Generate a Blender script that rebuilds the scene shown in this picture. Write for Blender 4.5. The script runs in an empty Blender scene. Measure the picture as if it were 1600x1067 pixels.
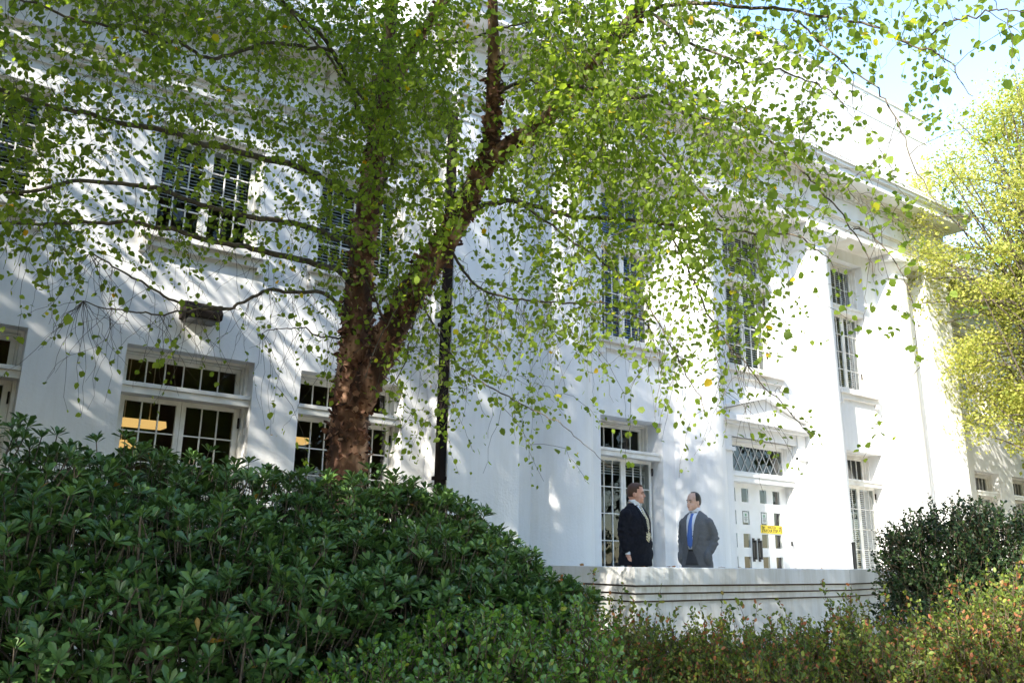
import bpy, bmesh, math, random
import numpy as np
from mathutils import Vector, Matrix, noise
from mathutils.bvhtree import BVHTree
C = bpy.context.scene
COL = C.collection
R = math.radians
rng = np.random.default_rng(7)
random.seed(7)

# ------------------------------------------------------------------ camera, sky, sun, exposure
F_PX, YAW, PIT, ROL = 1314.85, R(38.251), R(14.4466), R(0.9617)
cd = bpy.data.cameras.new('camera'); cam = bpy.data.objects.new('camera', cd); COL.objects.link(cam)
C.camera = cam
fwd = Vector((math.sin(YAW)*math.cos(PIT), math.cos(YAW)*math.cos(PIT), math.sin(PIT)))
rt = Vector((math.cos(YAW), -math.sin(YAW), 0)); up = rt.cross(fwd)
r2 = math.cos(ROL)*rt + math.sin(ROL)*up
u2 = -math.sin(ROL)*rt + math.cos(ROL)*up
cam.matrix_world = Matrix(((r2.x, u2.x, -fwd.x, 0), (r2.y, u2.y, -fwd.y, 0), (r2.z, u2.z, -fwd.z, 0), (0, 0, 0, 1)))
cd.sensor_width = 36.0; cd.lens = F_PX/1600*36; cd.clip_start = 0.05; cd.clip_end = 2000
NF, NR, NU = np.array(fwd), np.array(r2), np.array(u2)

def proj(P):                      # world points (n,3) -> photo pixels, used to judge where a twig is bare
    P = np.atleast_2d(P); d = P @ NF
    return np.stack([800+F_PX*(P @ NR)/d, 533-F_PX*(P @ NU)/d], 1), d

def at_r(x, y, r):                # a point at distance r from the eye
    d = NF*F_PX + NR*(x-800) - NU*(y-533)
    return d/np.linalg.norm(d)*r

SUN = Vector((3.0, 1.0, -1.95)).normalized()      # the way the light travels
world = bpy.data.worlds.new('World'); C.world = world; world.use_nodes = True
nt = world.node_tree; bg = nt.nodes['Background']
sky = nt.nodes.new('ShaderNodeTexSky'); sky.sky_type = 'NISHITA'; sky.sun_disc = False
sky.sun_elevation = math.asin(-SUN.z); sky.sun_rotation = math.atan2(-SUN.x, -SUN.y)
sky.dust_density = 0.3; sky.air_density = 1.0; sky.ozone_density = 1.0
hs_ = nt.nodes.new('ShaderNodeHueSaturation'); hs_.inputs['Saturation'].default_value = 1.0
nt.links.new(sky.outputs[0], hs_.inputs['Color']); nt.links.new(hs_.outputs[0], bg.inputs[0]); bg.inputs[1].default_value = 0.125
sl = bpy.data.lights.new('sun', 'SUN'); sl.energy = 2.8; sl.angle = R(0.55); sl.color = (1.0, 0.93, 0.82)
so = bpy.data.objects.new('sun', sl); COL.objects.link(so)
so.rotation_euler = SUN.to_track_quat('-Z', 'Y').to_euler(); so.location = (-20, -8, 20)
C.view_settings.view_transform = 'Standard'; C.view_settings.look = 'None'
C.view_settings.exposure = 2.45; C.view_settings.gamma = 1.0
try:
    C.cycles.max_bounces = 8; C.cycles.transparent_max_bounces = 12
    C.cycles.use_denoising = True
except Exception: pass

G = -1.7      # the ground; heights are measured from the photographer's eye
FL = -0.85    # the terrace floor

# ------------------------------------------------------------------ helpers
OFF = {}
def setp(o, label=None, cat=None, group=None, kind=None):
    if label: o['label'] = label
    if cat: o['category'] = cat
    if group: o['group'] = group
    if kind: o['kind'] = kind
    return o

def empty(name, loc, label, cat, group=None, rz=0):
    o = bpy.data.objects.new(name, None); COL.objects.link(o); o.location = loc
    o.rotation_euler = (0, 0, rz); o.empty_display_size = 0.3
    OFF[o.name] = Vector(loc) if rz == 0 else Vector((0, 0, 0))
    return setp(o, label, cat, group)

def warp(x, z):                   # the upper storeys stand slightly taller towards the right end of the facade
    return z + 0.0088*(x-3)*max(z-2.0, 0)

class MB:
    def __init__(s): s.v = []; s.f = []
    def box(s, x0, x1, y0, y1, z0, z1):
        if x0 > x1: x0, x1 = x1, x0
        if y0 > y1: y0, y1 = y1, y0
        n = len(s.v)
        s.v += [(x0,y0,z0),(x1,y0,z0),(x1,y1,z0),(x0,y1,z0),(x0,y0,z1),(x1,y0,z1),(x1,y1,z1),(x0,y1,z1)]
        s.f += [tuple(n+i for i in q) for q in ((0,3,2,1),(4,5,6,7),(0,1,5,4),(1,2,6,5),(2,3,7,6),(3,0,4,7))]
        return s
    def add(s, vs, fs):
        n = len(s.v); s.v += [tuple(v) for v in vs]; s.f += [tuple(n+i for i in f) for f in fs]; return s
    def prism(s, pts, a, b, axis='y'):          # polygon in the other two axes, pushed from a to b
        n = len(pts)
        def P(p, t): return (p[0], t, p[1]) if axis == 'y' else ((t, p[0], p[1]) if axis == 'x' else (p[0], p[1], t))
        vs = [P(p, a) for p in pts]+[P(p, b) for p in pts]
        fs = [tuple(range(n)), tuple(range(2*n-1, n-1, -1))]
        fs += [(i, i+n, (i+1) % n+n, (i+1) % n) for i in range(n)]
        return s.add(vs, fs)
    def lathe(s, cx, cy, prof, a0=0, a1=2*math.pi, n=24, close=True):
        full = abs(a1-a0-2*math.pi) < 1e-6; m = n if full else n+1
        vs = []
        for r, z in prof:
            for i in range(m):
                a = a0+(a1-a0)*i/n; vs.append((cx+r*math.cos(a), cy+r*math.sin(a), z))
        fs = []
        for k in range(len(prof)-1):
            for i in range(n):
                j = (i+1) % m if full else i+1
                fs.append((k*m+i, k*m+j, (k+1)*m+j, (k+1)*m+i))
        if close:
            fs.append(tuple(range(m-1, -1, -1))); fs.append(tuple((len(prof)-1)*m+i for i in range(m)))
        return s.add(vs, fs)
    def tube(s, pts, rad, n=8, cap=True):
        pts = [Vector(p) for p in pts]; rs = rad if hasattr(rad, '__len__') else [rad]*len(pts)
        vs, fs = [], []; ref = Vector((0.13, 0.21, 0.97))
        for i, p in enumerate(pts):
            t = (pts[min(i+1, len(pts)-1)]-pts[max(i-1, 0)]).normalized()
            if abs(t.dot(ref)) > 0.95: ref = Vector((0.9, 0.3, 0.1))
            a = t.cross(ref).normalized(); b = t.cross(a)
            for k in range(n):
                th = 2*math.pi*k/n; vs.append(p+(a*math.cos(th)+b*math.sin(th))*rs[i])
        for i in range(len(pts)-1):
            for k in range(n):
                j = (k+1) % n; fs.append((i*n+k, i*n+j, (i+1)*n+j, (i+1)*n+k))
        if cap: fs += [tuple(range(n-1, -1, -1)), tuple((len(pts)-1)*n+k for k in range(n))]
        return s.add(vs, fs)
    def build(s, name, mat, parent=None, w=False, smooth=False, bevel=0.0, origin=None, flip=False):
        me = bpy.data.meshes.new(name)
        vs = [(x, y, warp(x, z)) if w else (x, y, z) for x, y, z in s.v]
        off = OFF.get(parent.name, Vector((0,0,0))) if parent else Vector(origin or (0,0,0))
        me.from_pydata([(v[0]-off.x, v[1]-off.y, v[2]-off.z) for v in vs], [], s.f)
        bm = bmesh.new(); bm.from_mesh(me); bmesh.ops.recalc_face_normals(bm, faces=bm.faces); bm.to_mesh(me); bm.free()
        if mat: me.materials.append(mat)
        if smooth: me.polygons.foreach_set('use_smooth', [True]*len(me.polygons))
        o = bpy.data.objects.new(name, me); COL.objects.link(o)
        if parent: o.parent = parent
        else: o.location = off
        OFF[o.name] = off
        if bevel:
            b = o.modifiers.new('bevel', 'BEVEL'); b.width = bevel; b.segments = 2; b.limit_method = 'ANGLE'; b.angle_limit = R(40)
        return o

def npmesh(name, V, Q, mat, parent=None, rnd=None, smooth=False, origin=None):   # V (n,3), Q (m,k) faces of one size
    V = np.asarray(V, np.float32); Q = np.asarray(Q, np.int32)
    off = OFF.get(parent.name, Vector((0,0,0))) if parent else Vector(origin or (0,0,0))
    V = V-np.array(off, np.float32)
    me = bpy.data.meshes.new(name); k = Q.shape[1]
    me.vertices.add(len(V)); me.vertices.foreach_set('co', V.ravel())
    me.loops.add(Q.size); me.loops.foreach_set('vertex_index', Q.ravel())
    me.polygons.add(len(Q)); me.polygons.foreach_set('loop_start', np.arange(0, Q.size, k, dtype=np.int32))
    if smooth: me.polygons.foreach_set('use_smooth', np.ones(len(Q), bool))
    if rnd is not None:
        at = me.attributes.new('leaf_rnd', 'FLOAT', 'POINT'); at.data.foreach_set('value', np.asarray(rnd, np.float32))
    me.update(calc_edges=True); me.validate()
    if mat: me.materials.append(mat)
    o = bpy.data.objects.new(name, me); COL.objects.link(o)
    if parent: o.parent = parent
    else: o.location = off
    OFF[o.name] = off
    return o

# ------------------------------------------------------------------ materials
def mat(name, base, rough=0.6, spec=0.5, metal=0, emit=None, es=0, coat=0):
    m = bpy.data.materials.new(name); m.use_nodes = True; b = m.node_tree.nodes['Principled BSDF']
    b.inputs['Base Color'].default_value = (*base, 1); b.inputs['Roughness'].default_value = rough
    b.inputs['Metallic'].default_value = metal
    b.inputs['Specular IOR Level'].default_value = spec
    if emit: b.inputs['Emission Color'].default_value = (*emit, 1); b.inputs['Emission Strength'].default_value = es
    m['b'] = 1
    return m
def N(m, t, **kw):
    n = m.node_tree.nodes.new(t)
    for k, v in kw.items(): setattr(n, k, v)
    return n
def L(m, a, b): m.node_tree.links.new(a, b)
def noisy(m, c1, c2, scale=3, detail=6, lo=0.35, hi=0.65, bump=0, bscale=40, stretch=(1,1,1), rough=None):
    b = m.node_tree.nodes['Principled BSDF']
    g = N(m, 'ShaderNodeNewGeometry'); mp = N(m, 'ShaderNodeMapping'); mp.inputs['Scale'].default_value = stretch
    L(m, g.outputs['Position'], mp.inputs['Vector'])
    n = N(m, 'ShaderNodeTexNoise'); n.inputs['Scale'].default_value = scale; n.inputs['Detail'].default_value = detail
    L(m, mp.outputs[0], n.inputs['Vector'])
    r = N(m, 'ShaderNodeValToRGB'); r.color_ramp.elements[0].position = lo; r.color_ramp.elements[1].position = hi
    r.color_ramp.elements[0].color = (*c1, 1); r.color_ramp.elements[1].color = (*c2, 1)
    L(m, n.outputs['Fac'], r.inputs[0]); L(m, r.outputs[0], b.inputs['Base Color'])
    if bump:
        n2 = N(m, 'ShaderNodeTexNoise'); n2.inputs['Scale'].default_value = bscale; n2.inputs['Detail'].default_value = 5
        L(m, mp.outputs[0], n2.inputs['Vector'])
        bp = N(m, 'ShaderNodeBump'); bp.inputs['Strength'].default_value = bump; bp.inputs['Distance'].default_value = 0.01
        L(m, n2.outputs['Fac'], bp.inputs['Height']); L(m, bp.outputs[0], b.inputs['Normal'])
    return r
M = {}
M['stucco'] = mat('painted_stucco', (.8,.8,.8), 0.75, 0.3)
noisy(M['stucco'], (.73,.735,.73), (.81,.81,.80), 1.1, 8, .3, .62, 0.35, 28)
def streaks(m, amt=.10, scale=5.0):      # faint rain streaks and grime with their own ragged shape
    b = m.node_tree.nodes['Principled BSDF']; lk = b.inputs['Base Color'].links[0]; src = lk.from_socket
    g = N(m, 'ShaderNodeNewGeometry'); mp = N(m, 'ShaderNodeMapping'); mp.inputs['Scale'].default_value = (1,1,.10); L(m, g.outputs['Position'], mp.inputs['Vector'])
    n = N(m, 'ShaderNodeTexNoise'); n.inputs['Scale'].default_value = scale; n.inputs['Detail'].default_value = 9; n.inputs['Roughness'].default_value = .7
    L(m, mp.outputs[0], n.inputs['Vector']); r = N(m, 'ShaderNodeValToRGB'); r.color_ramp.elements[0].position = .36; r.color_ramp.elements[1].position = .56
    r.color_ramp.elements[0].color = (1-amt*1.0, 1-amt*1.15, 1-amt*1.5, 1); r.color_ramp.elements[1].color = (1,1,1,1); L(m, n.outputs['Fac'], r.inputs[0])
    n2 = N(m, 'ShaderNodeTexNoise'); n2.inputs['Scale'].default_value = .5; L(m, g.outputs['Position'], n2.inputs['Vector'])
    mx = N(m, 'ShaderNodeMix', data_type='RGBA', blend_type='MULTIPLY'); L(m, n2.outputs['Fac'], mx.inputs['Factor'])
    L(m, src, mx.inputs[6]); L(m, r.outputs[0], mx.inputs[7]); L(m, mx.outputs[2], b.inputs['Base Color'])
streaks(M['stucco'])
M['trim'] = mat('painted_trim', (.7,.68,.64), 0.55, 0.4)
noisy(M['trim'], (.66,.62,.55), (.77,.755,.72), 1.6, 6, .3, .6, 0.15, 60, (1,1,.25))
M['frame'] = mat('window_paint', (.72,.71,.66), 0.5, 0.4)
noisy(M['frame'], (.64,.61,.54), (.76,.75,.71), 6, 6, .3, .6, 0.1, 80)
M['doorpaint'] = mat('door_paint', (.78,.78,.76), 0.4, 0.5)
noisy(M['doorpaint'], (.74,.73,.70), (.80,.80,.78), 4, 6, .3, .6, 0.08, 60)
M['concrete'] = mat('terrace_paint', (.7,.7,.7), 0.8, 0.2)
noisy(M['concrete'], (.60,.60,.58), (.74,.75,.75), 1.6, 10, .25, .6, 0.4, 30, (1,1,.35))
streaks(M['concrete'], .28, 9)
M['shaded'] = mat('shaded_terrace_paint', (.5,.5,.48), 0.85, 0.2)  # grey copy of the terrace paint, shade of the turned stretch put into colour
noisy(M['shaded'], (.36,.355,.33), (.55,.55,.53), 2.4, 10, .25, .65, 0.4, 30, (1,1,.35))
M['dark_joint'] = mat('grimy_joint', (.10,.07,.06), 0.9, 0.1)
M['roof'] = mat('roof_membrane', (.3,.3,.29), 0.9)
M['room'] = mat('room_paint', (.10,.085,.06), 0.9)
M['blind'] = mat('white_blind', (.74,.75,.76), 0.5)
M['skyblind'] = mat('sky_tinted_blind', (.20,.33,.62), 0.5)  # sky reflection put into the slat colour of the left upper window
M['bronze'] = mat('bronze_downspout', (.045,.032,.026), 0.8, 0.08)
noisy(M['bronze'], (.006,.005,.005), (.022,.015,.012), 5, 6, .35, .65, 0.15, 60, (1,1,.2))
M['black'] = mat('black_metal', (.015,.015,.016), 0.4)
M['handle'] = mat('dark_handle', (.03,.028,.03), 0.35, 0.5, 0.6)
M['lamp'] = mat('office_light', (.5,.36,.18), 0.5, emit=(1.0,.60,.20), es=0.20)
M['yellow'] = mat('yellow_sign', (.85,.62,.02), 0.4)
M['paper'] = mat('paper', (.72,.74,.70), 0.7)
M['ink'] = mat('ink', (.02,.02,.02), 0.6)
M['greenink'] = mat('green_ink', (.12,.30,.16), 0.6)
M['lead'] = mat('lead_came', (.55,.56,.55), 0.5)
M['fixture'] = mat('floodlight_bronze', (.05,.042,.038), 0.75, .1)
noisy(M['fixture'], (.012,.009,.008), (.035,.027,.022), 8, 6)

def glass():
    m = bpy.data.materials.new('window_glass'); m.use_nodes = True; t = m.node_tree; t.nodes.clear()
    out = t.nodes.new('ShaderNodeOutputMaterial'); mix = t.nodes.new('ShaderNodeMixShader')
    tr = t.nodes.new('ShaderNodeBsdfTransparent'); tr.inputs[0].default_value = (.72,.76,.75,1)
    gl = t.nodes.new('ShaderNodeBsdfGlossy'); gl.inputs['Roughness'].default_value = 0.015; gl.inputs[0].default_value = (.9,.93,.95,1)
    fw = t.nodes.new('ShaderNodeLayerWeight'); fw.inputs['Blend'].default_value = 0.5
    fr = t.nodes.new('ShaderNodeMath'); fr.operation = 'POWER'; fr.inputs[1].default_value = 4.2; t.links.new(fw.outputs['Facing'], fr.inputs[0])
    mr = t.nodes.new('ShaderNodeMath'); mr.operation = 'MULTIPLY_ADD'; mr.inputs[1].default_value = 0.9; mr.inputs[2].default_value = 0.03
    nz = t.nodes.new('ShaderNodeTexNoise'); nz.inputs['Scale'].default_value = 2.5
    g = t.nodes.new('ShaderNodeNewGeometry'); bp = t.nodes.new('ShaderNodeBump'); bp.inputs['Strength'].default_value = 0.12; bp.inputs['Distance'].default_value = 0.02
    t.links.new(g.outputs['Position'], nz.inputs['Vector']); t.links.new(nz.outputs['Fac'], bp.inputs['Height'])
    t.links.new(bp.outputs[0], gl.inputs['Normal'])
    t.links.new(fr.outputs[0], mr.inputs[0]); t.links.new(mr.outputs[0], mix.inputs[0])
    t.links.new(tr.outputs[0], mix.inputs[1]); t.links.new(gl.outputs[0], mix.inputs[2]); t.links.new(mix.outputs[0], out.inputs[0])
    return m
M['glass'] = glass()

def leafmat(name, cols, trans=0.45, rough=0.45, spec=0.5, tboost=1.6, under=None):
    m = bpy.data.materials.new(name); m.use_nodes = True; t = m.node_tree; b = t.nodes['Principled BSDF']
    out = t.nodes['Material Output']
    at = t.nodes.new('ShaderNodeAttribute'); at.attribute_name = 'leaf_rnd'
    r = t.nodes.new('ShaderNodeValToRGB'); cr = r.color_ramp
    while len(cr.elements) < len(cols): cr.elements.new(0.5)
    for e, (p, c) in zip(cr.elements, cols): e.position = p; e.color = (*c, 1)
    t.links.new(at.outputs['Fac'], r.inputs[0]); t.links.new(r.outputs[0], b.inputs['Base Color'])
    b.inputs['Roughness'].default_value = rough; b.inputs['Specular IOR Level'].default_value = spec
    tl = t.nodes.new('ShaderNodeBsdfTranslucent'); hs = t.nodes.new('ShaderNodeHueSaturation')
    hs.inputs['Value'].default_value = tboost; hs.inputs['Saturation'].default_value = 1.1; hs.inputs['Hue'].default_value = 0.49
    t.links.new(r.outputs[0], hs.inputs['Color']); t.links.new(hs.outputs[0], tl.inputs['Color'])
    mx = t.nodes.new('ShaderNodeMixShader'); mx.inputs[0].default_value = trans
    t.links.new(b.outputs[0], mx.inputs[1]); t.links.new(tl.outputs[0], mx.inputs[2]); t.links.new(mx.outputs[0], out.inputs[0])
    return m
M['birch'] = leafmat('birch_leaf', [(0,(.085,.135,.022)),(.45,(.135,.195,.03)),(.8,(.19,.26,.04)),(.985,(.20,.28,.045)),(.996,(.48,.42,.04)),(1,(.45,.25,.03))], .6, .55, .3, 2.3)
M['yellowtree'] = leafmat('pale_leaf', [(0,(.21,.26,.05)),(.6,(.36,.38,.08)),(1,(.52,.50,.14))], .5, .6, .3, 1.4)
M['pitt'] = leafmat('laurel_leaf', [(0,(.038,.090,.024)),(.5,(.074,.15,.038)),(.9,(.12,.215,.05)),(.995,(.09,.17,.04)),(1,(.40,.2,.03))], .12, .32, .5, 1.4)
M['gloss'] = leafmat('glossy_leaf', [(0,(.055,.13,.025)),(.6,(.11,.22,.035)),(.95,(.19,.33,.05)),(1,(.3,.3,.05))], .2, .25, .6, 1.5)
M['azalea'] = leafmat('azalea_leaf', [(0,(.06,.11,.025)),(.5,(.14,.19,.035)),(.82,(.26,.31,.055)),(.87,(.30,.15,.06)),(1,(.38,.13,.06))], .4, .5, .4, 1.5)
M['holly'] = leafmat('holly_leaf', [(0,(.011,.028,.010)),(.7,(.025,.054,.016)),(1,(.06,.10,.025))], .12, .5, .25, 1.4)
M['far'] = leafmat('far_leaf', [(0,(.03,.06,.015)),(.6,(.06,.11,.02)),(1,(.10,.16,.03))], .3, .6, .3, 1.5)
M['twig'] = mat('twig_bark', (.05,.04,.03), 0.8)
noisy(M['twig'], (.045,.036,.028), (.13,.105,.075), 20, 5)
M['bark'] = mat('birch_bark', (.2,.1,.06), 0.85, 0.25)
r_ = noisy(M['bark'], (.06,.034,.026), (.50,.30,.20), 6, 12, .38, .66, 1.0, 22, (1,1,.40))
e_ = r_.color_ramp.elements.new(.52); e_.color = (.15,.075,.048,1)
M['flake'] = leafmat('peeling_bark', [(0,(.05,.03,.024)),(.5,(.17,.085,.055)),(.85,(.32,.17,.11)),(1,(.5,.32,.22))], .2, .8, .2, 1.3)
M['stem'] = mat('shrub_stem', (.10,.07,.045), 0.85)
M['ground'] = mat('mulch', (.08,.055,.035), 0.95, 0.1)
noisy(M['ground'], (.035,.024,.016), (.12,.085,.055), 9, 12, .35, .65, 0.8, 30)
M['lawn'] = mat('grass', (.06,.1,.03), 0.95, 0.1)
M['fallen'] = leafmat('fallen_leaf_brown', [(0,(.25,.12,.04)),(1,(.45,.25,.08))], .1, .7, .2)

# ------------------------------------------------------------------ ground
gm = MB().add([(-150,-150,G),(250,-150,G),(250,200,G),(-150,200,G)], [(0,1,2,3)])
setp(gm.build('ground', M['ground']), kind='structure')
M['bounce'] = mat('pale_bounce_ground', (.5,.46,.38), .9, .2); noisy(M['bounce'], (.55,.50,.40), (.68,.62,.50), 1.5, 8, .3, .6, .2, 40)
setp(MB().add([(-6,-11,G+.004),(60,-11,G+.004),(60,2.3,G+.004),(-6,2.3,G+.004)], [(0,1,2,3)]).build('bounce_ground', M['bounce']), kind='structure')  # unseen pale plane, added to bounce warm light into the shade

# ------------------------------------------------------------------ the building
B = empty('civic_building', (14.2, 10.0, G), 'large white stuccoed neoclassical building with engaged columns and dentilled cornice behind the trees', 'building')

def wall_with_openings(mb, x0, x1, z0, z1, ops, yf, yb):
    xs = sorted({x0, x1, *[o[0] for o in ops], *[o[1] for o in ops]})
    zs = sorted({z0, z1, *[o[2] for o in ops], *[o[3] for o in ops]})
    inside = lambda x, z: any(o[0] < x < o[1] and o[2] < z < o[3] for o in ops)
    for i in range(len(xs)-1):
        for j in range(len(zs)-1):
            if inside((xs[i]+xs[i+1])/2, (zs[j]+zs[j+1])/2): continue
            a, b, c, d = xs[i], xs[i+1], zs[j], zs[j+1]
            mb.add([(a,yf,c),(b,yf,c),(b,yf,d),(a,yf,d)], [(0,1,2,3)])
            mb.add([(a,yb,c),(b,yb,c),(b,yb,d),(a,yb,d)], [(3,2,1,0)])
    for a, b, c, d in ops:
        mb.add([(a,yf,c),(a,yb,c),(a,yb,d),(a,yf,d)], [(0,1,2,3)])
        mb.add([(b,yf,c),(b,yb,c),(b,yb,d),(b,yf,d)], [(3,2,1,0)])
        mb.add([(a,yf,d),(b,yf,d),(b,yb,d),(a,yb,d)], [(0,1,2,3)])
        mb.add([(a,yf,c),(b,yf,c),(b,yb,c),(a,yb,c)], [(3,2,1,0)])

Y = 10.0
# (x0, x1, z0, z1) of each opening
W1F = [(-.18,1.32,-.55,2.3), (2.32,3.82,-.55,2.3), (4.44,5.98,-.55,2.3)]
W2F = [(-.12,1.20,3.70,5.14), (2.38,3.70,3.70,5.14), (4.50,5.85,3.70,5.14)]
P1F = [(9.79,11.31,FL+.02,2.34), (17.35,18.87,FL+.02,2.40)]
P2F = [(9.86,11.30,3.62,6.42), (13.30,14.96,3.60,6.42), (17.30,18.72,3.62,6.42)]
DOOR = (13.22,15.36,FL,2.34)
R1F = [(23.60,25.10,-.55,2.4), (25.95,27.45,-.55,2.4), (28.6,30.1,-.55,2.4), (31.2,32.7,-.55,2.4)]
R2F = [(23.55,24.90,3.70,5.14), (26.0,27.35,3.70,5.14), (28.65,30.0,3.70,5.14), (31.25,32.6,3.70,5.14)]
W1F.insert(0, (-2.6,-1.1,-.55,2.3)); W2F.insert(0, (-2.5,-1.15,3.70,5.14))

mb = MB(); wall_with_openings(mb, -8, 6.36, G, 7.3, W1F+W2F, Y, Y+.6)
mb.add([(-8,Y,G),(-8,Y+14,G),(-8,Y+14,7.3),(-8,Y,7.3)], [(0,1,2,3)])
mb.build('wall', M['stucco'], B, w=True)
mb = MB(); wall_with_openings(mb, 6.36, 21.95, G, 7.6, P1F+P2F+[DOOR], Y, Y+.6)
mb.build('wall', M['stucco'], B, w=True)
mb = MB(); wall_with_openings(mb, 21.95, 38, G, 7.3, R1F+R2F, Y, Y+.6)
mb.add([(38,Y,G),(38,Y+14,G),(38,Y+14,7.3),(38,Y,7.3)], [(0,1,2,3)])
mb.build('wall', M['stucco'], B, w=True)

# antae (square end piers) and engaged columns
for k, (a, b) in enumerate(((6.36,7.60),(20.72,21.93))):
    m = MB(); m.box(a, b, 9.42, Y-.002, G, 6.36); m.box(a-.05, b+.05, 9.37, Y-.002, FL-.3, FL+.18)
    m.box(a-.02,b+.02,9.40,Y-.002,6.20,6.24)
    m.box(a-.03,b+.03,9.39,Y-.003,6.361,6.48); m.box(a-.07,b+.07,9.35,Y-.004,6.481,6.56); m.box(a-.12,b+.12,9.30,Y-.005,6.561,6.655)
    m.build('pilaster', M['stucco'], B, w=True, bevel=.008)
for cx in (8.85, 12.18, 16.22, 19.80):
    pr = [(.66,FL),(.66,FL+.1),(.62,FL+.14),(.635,FL+.2),(.60,FL+.26),(.57,FL+.30)]
    for i in range(13):
        t = i/12; pr.append((.565-.075*t**1.6, FL+.32+(6.2-FL-.32)*t))
    c = MB().lathe(cx, Y, pr, math.pi, 2*math.pi, 40, close=False).build('column', M['stucco'], B, w=True, smooth=True)
    cap = [(.49,6.201),(.53,6.215),(.53,6.245),(.495,6.26),(.495,6.33),(.52,6.35),(.55,6.37),(.62,6.43),(.665,6.50),(.67,6.535)]
    m = MB().lathe(cx, Y, cap, math.pi, 2*math.pi, 40, close=False)
    m.build('capital', M['stucco'], c, w=True, smooth=True)
    MB().box(cx-.70,cx+.70,9.32,Y-.006,6.536,6.658).build('abacus', M['stucco'], c, w=True, bevel=.008)

def band(m, xa, xb, yf, p, z0, z1, yb=None):
    m.box(xa-p, xb+p, yf-p, yb if yb else Y-.001, z0, z1)
xa, xb, yf = 6.36, 21.93, 9.42
m = MB()
for p, z0, z1 in ((0,6.66,6.80),(.02,6.801,6.95),(.05,6.951,6.985),(.085,6.986,7.04),(0,7.041,7.44),(.035,7.441,7.47),(.03,7.471,7.60),(.13,7.601,7.64),(.17,7.641,7.68)):
    band(m, xa, xb, yf, p, z0, z1, 10.5)
ent = m.build('entablature', M['trim'], B, w=True)
m = MB()
for p, z0, z1 in ((.50,7.681,7.84),(.53,7.841,7.86),(.56,7.861,7.93),(.60,7.931,7.975)):
    band(m, xa, xb, yf, p, z0, z1, 10.5)
m.build('cornice', M['stucco'], B, w=True)
m = MB(); x = xa+.01
while x < xb-.08:
    m.box(x, x+.11, yf-.10, yf-.031, 7.485, 7.598); x += .185
y = 9.6
while y < 10.0:
    m.box(xb+.031, xb+.10, y, y+.11, 7.485, 7.598); y += .185
setp(m.build('dentil_course', M['trim'], ent, w=True), kind='stuff')
m = MB()      # thin gutter rail along the top of the cornice
m.box(xa-.6, xb+.6, yf-.61, yf-.585, 7.99, 8.006); m.box(xa-.6, xb+.6, yf-.60, yf-.58, 8.03, 8.04)
x = xa
while x < xb+.6:
    m.box(x, x+.015, yf-.605, yf-.59, 7.975, 8.04); x += 1.1
m.build('gutter_rail', M['trim'], B, w=True)
m = MB()
m.box(xa+.03, xb-.02, 9.50, 13, 7.95, 10.46); m.box(xa, xb+.01, 9.47, 13.03, 8.35, 8.40)
m.box(xa, xb+.01, 9.47, 13.03, 10.461, 10.53)
m.box(xa+.02, xb-.01, 9.485, 13.01, 9.86, 9.90)
m.build('attic', M['stucco'], B, w=True, bevel=.006)

# wing entablatures
def wing_ent(xa, xb):
    m = MB()
    for p, z0, z1 in ((.03,5.42,5.52),(.09,5.521,5.57),(.12,5.571,5.64),(.03,5.66,5.74),(.08,5.741,5.79),(.14,5.791,5.86),(.03,5.90,6.30),(.07,6.301,6.36),(.05,6.361,6.52),(.16,6.521,6.60)):
        m.box(xa, xb, Y-p, Y+.3, z0, z1)
    e = m.build('wing_entablature', M['trim'], B, w=True)
    m = MB(); m.box(xa, xb, Y-.55, Y+.3, 6.601, 6.78); m.box(xa, xb, Y-.62, Y+.3, 6.781, 6.90)
    m.box(xa, xb, Y-.02, Y+.4, 6.901, 7.7); m.box(xa, xb, Y-.06, Y+.44, 7.701, 7.78)
    m.build('wing_cornice', M['stucco'], B, w=True)
    m = MB(); x = xa+.05
    while x < xb-.1:
        m.box(x, x+.12, Y-.14, Y-.051, 6.375, 6.518); x += .2
    setp(m.build('dentil_course', M['trim'], e, w=True), kind='stuff')
wing_ent(-8, 6.355); wing_ent(21.955, 38)
MB().box(-8,38,Y+.3,Y+14,7.2,7.25).build('roof', M['roof'], B, w=True)

# windows ---------------------------------------------------------------
def muntins(m, x0, x1, z0, z1, nx, nz, y, w=.016):
    for i in range(1, nx):
        x = x0+(x1-x0)*i/nx; m.box(x-w/2, x+w/2, y-.012, y+.012, z0, z1)
    for j in range(1, nz):
        z = z0+(z1-z0)*j/nz; m.box(x0, x1, y-.014, y+.010, z-w/2, z+w/2)
def rect_frame(m, x0, x1, z0, z1, t, ya, yb, tb=None):
    tb = tb or t
    m.box(x0, x0+t, ya, yb, z0, z1); m.box(x1-t, x1, ya, yb, z0, z1)
    m.box(x0+t, x1-t, ya+.002, yb, z1-t, z1); m.box(x0+t, x1-t, ya+.002, yb, z0, z0+tb)
def blind(x0, x1, z0, z1, y, mt, par, pitch=.045):
    m = MB(); z = z0; tl = .036 if mt is M['skyblind'] else .025
    while z < z1-.05:
        m.add([(x0,y,z),(x1,y,z),(x1,y+.03,z+tl),(x0,y+.03,z+tl)], [(0,1,2,3)]); z += pitch
    m.box(x0, x1, y-.005, y+.04, z1-.05, z1)
    for x in (x0+.12, x1-.12): m.box(x, x+.006, y-.008, y-.002, z0, z1)
    return m.build('blind', mt, par, w=True)
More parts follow.
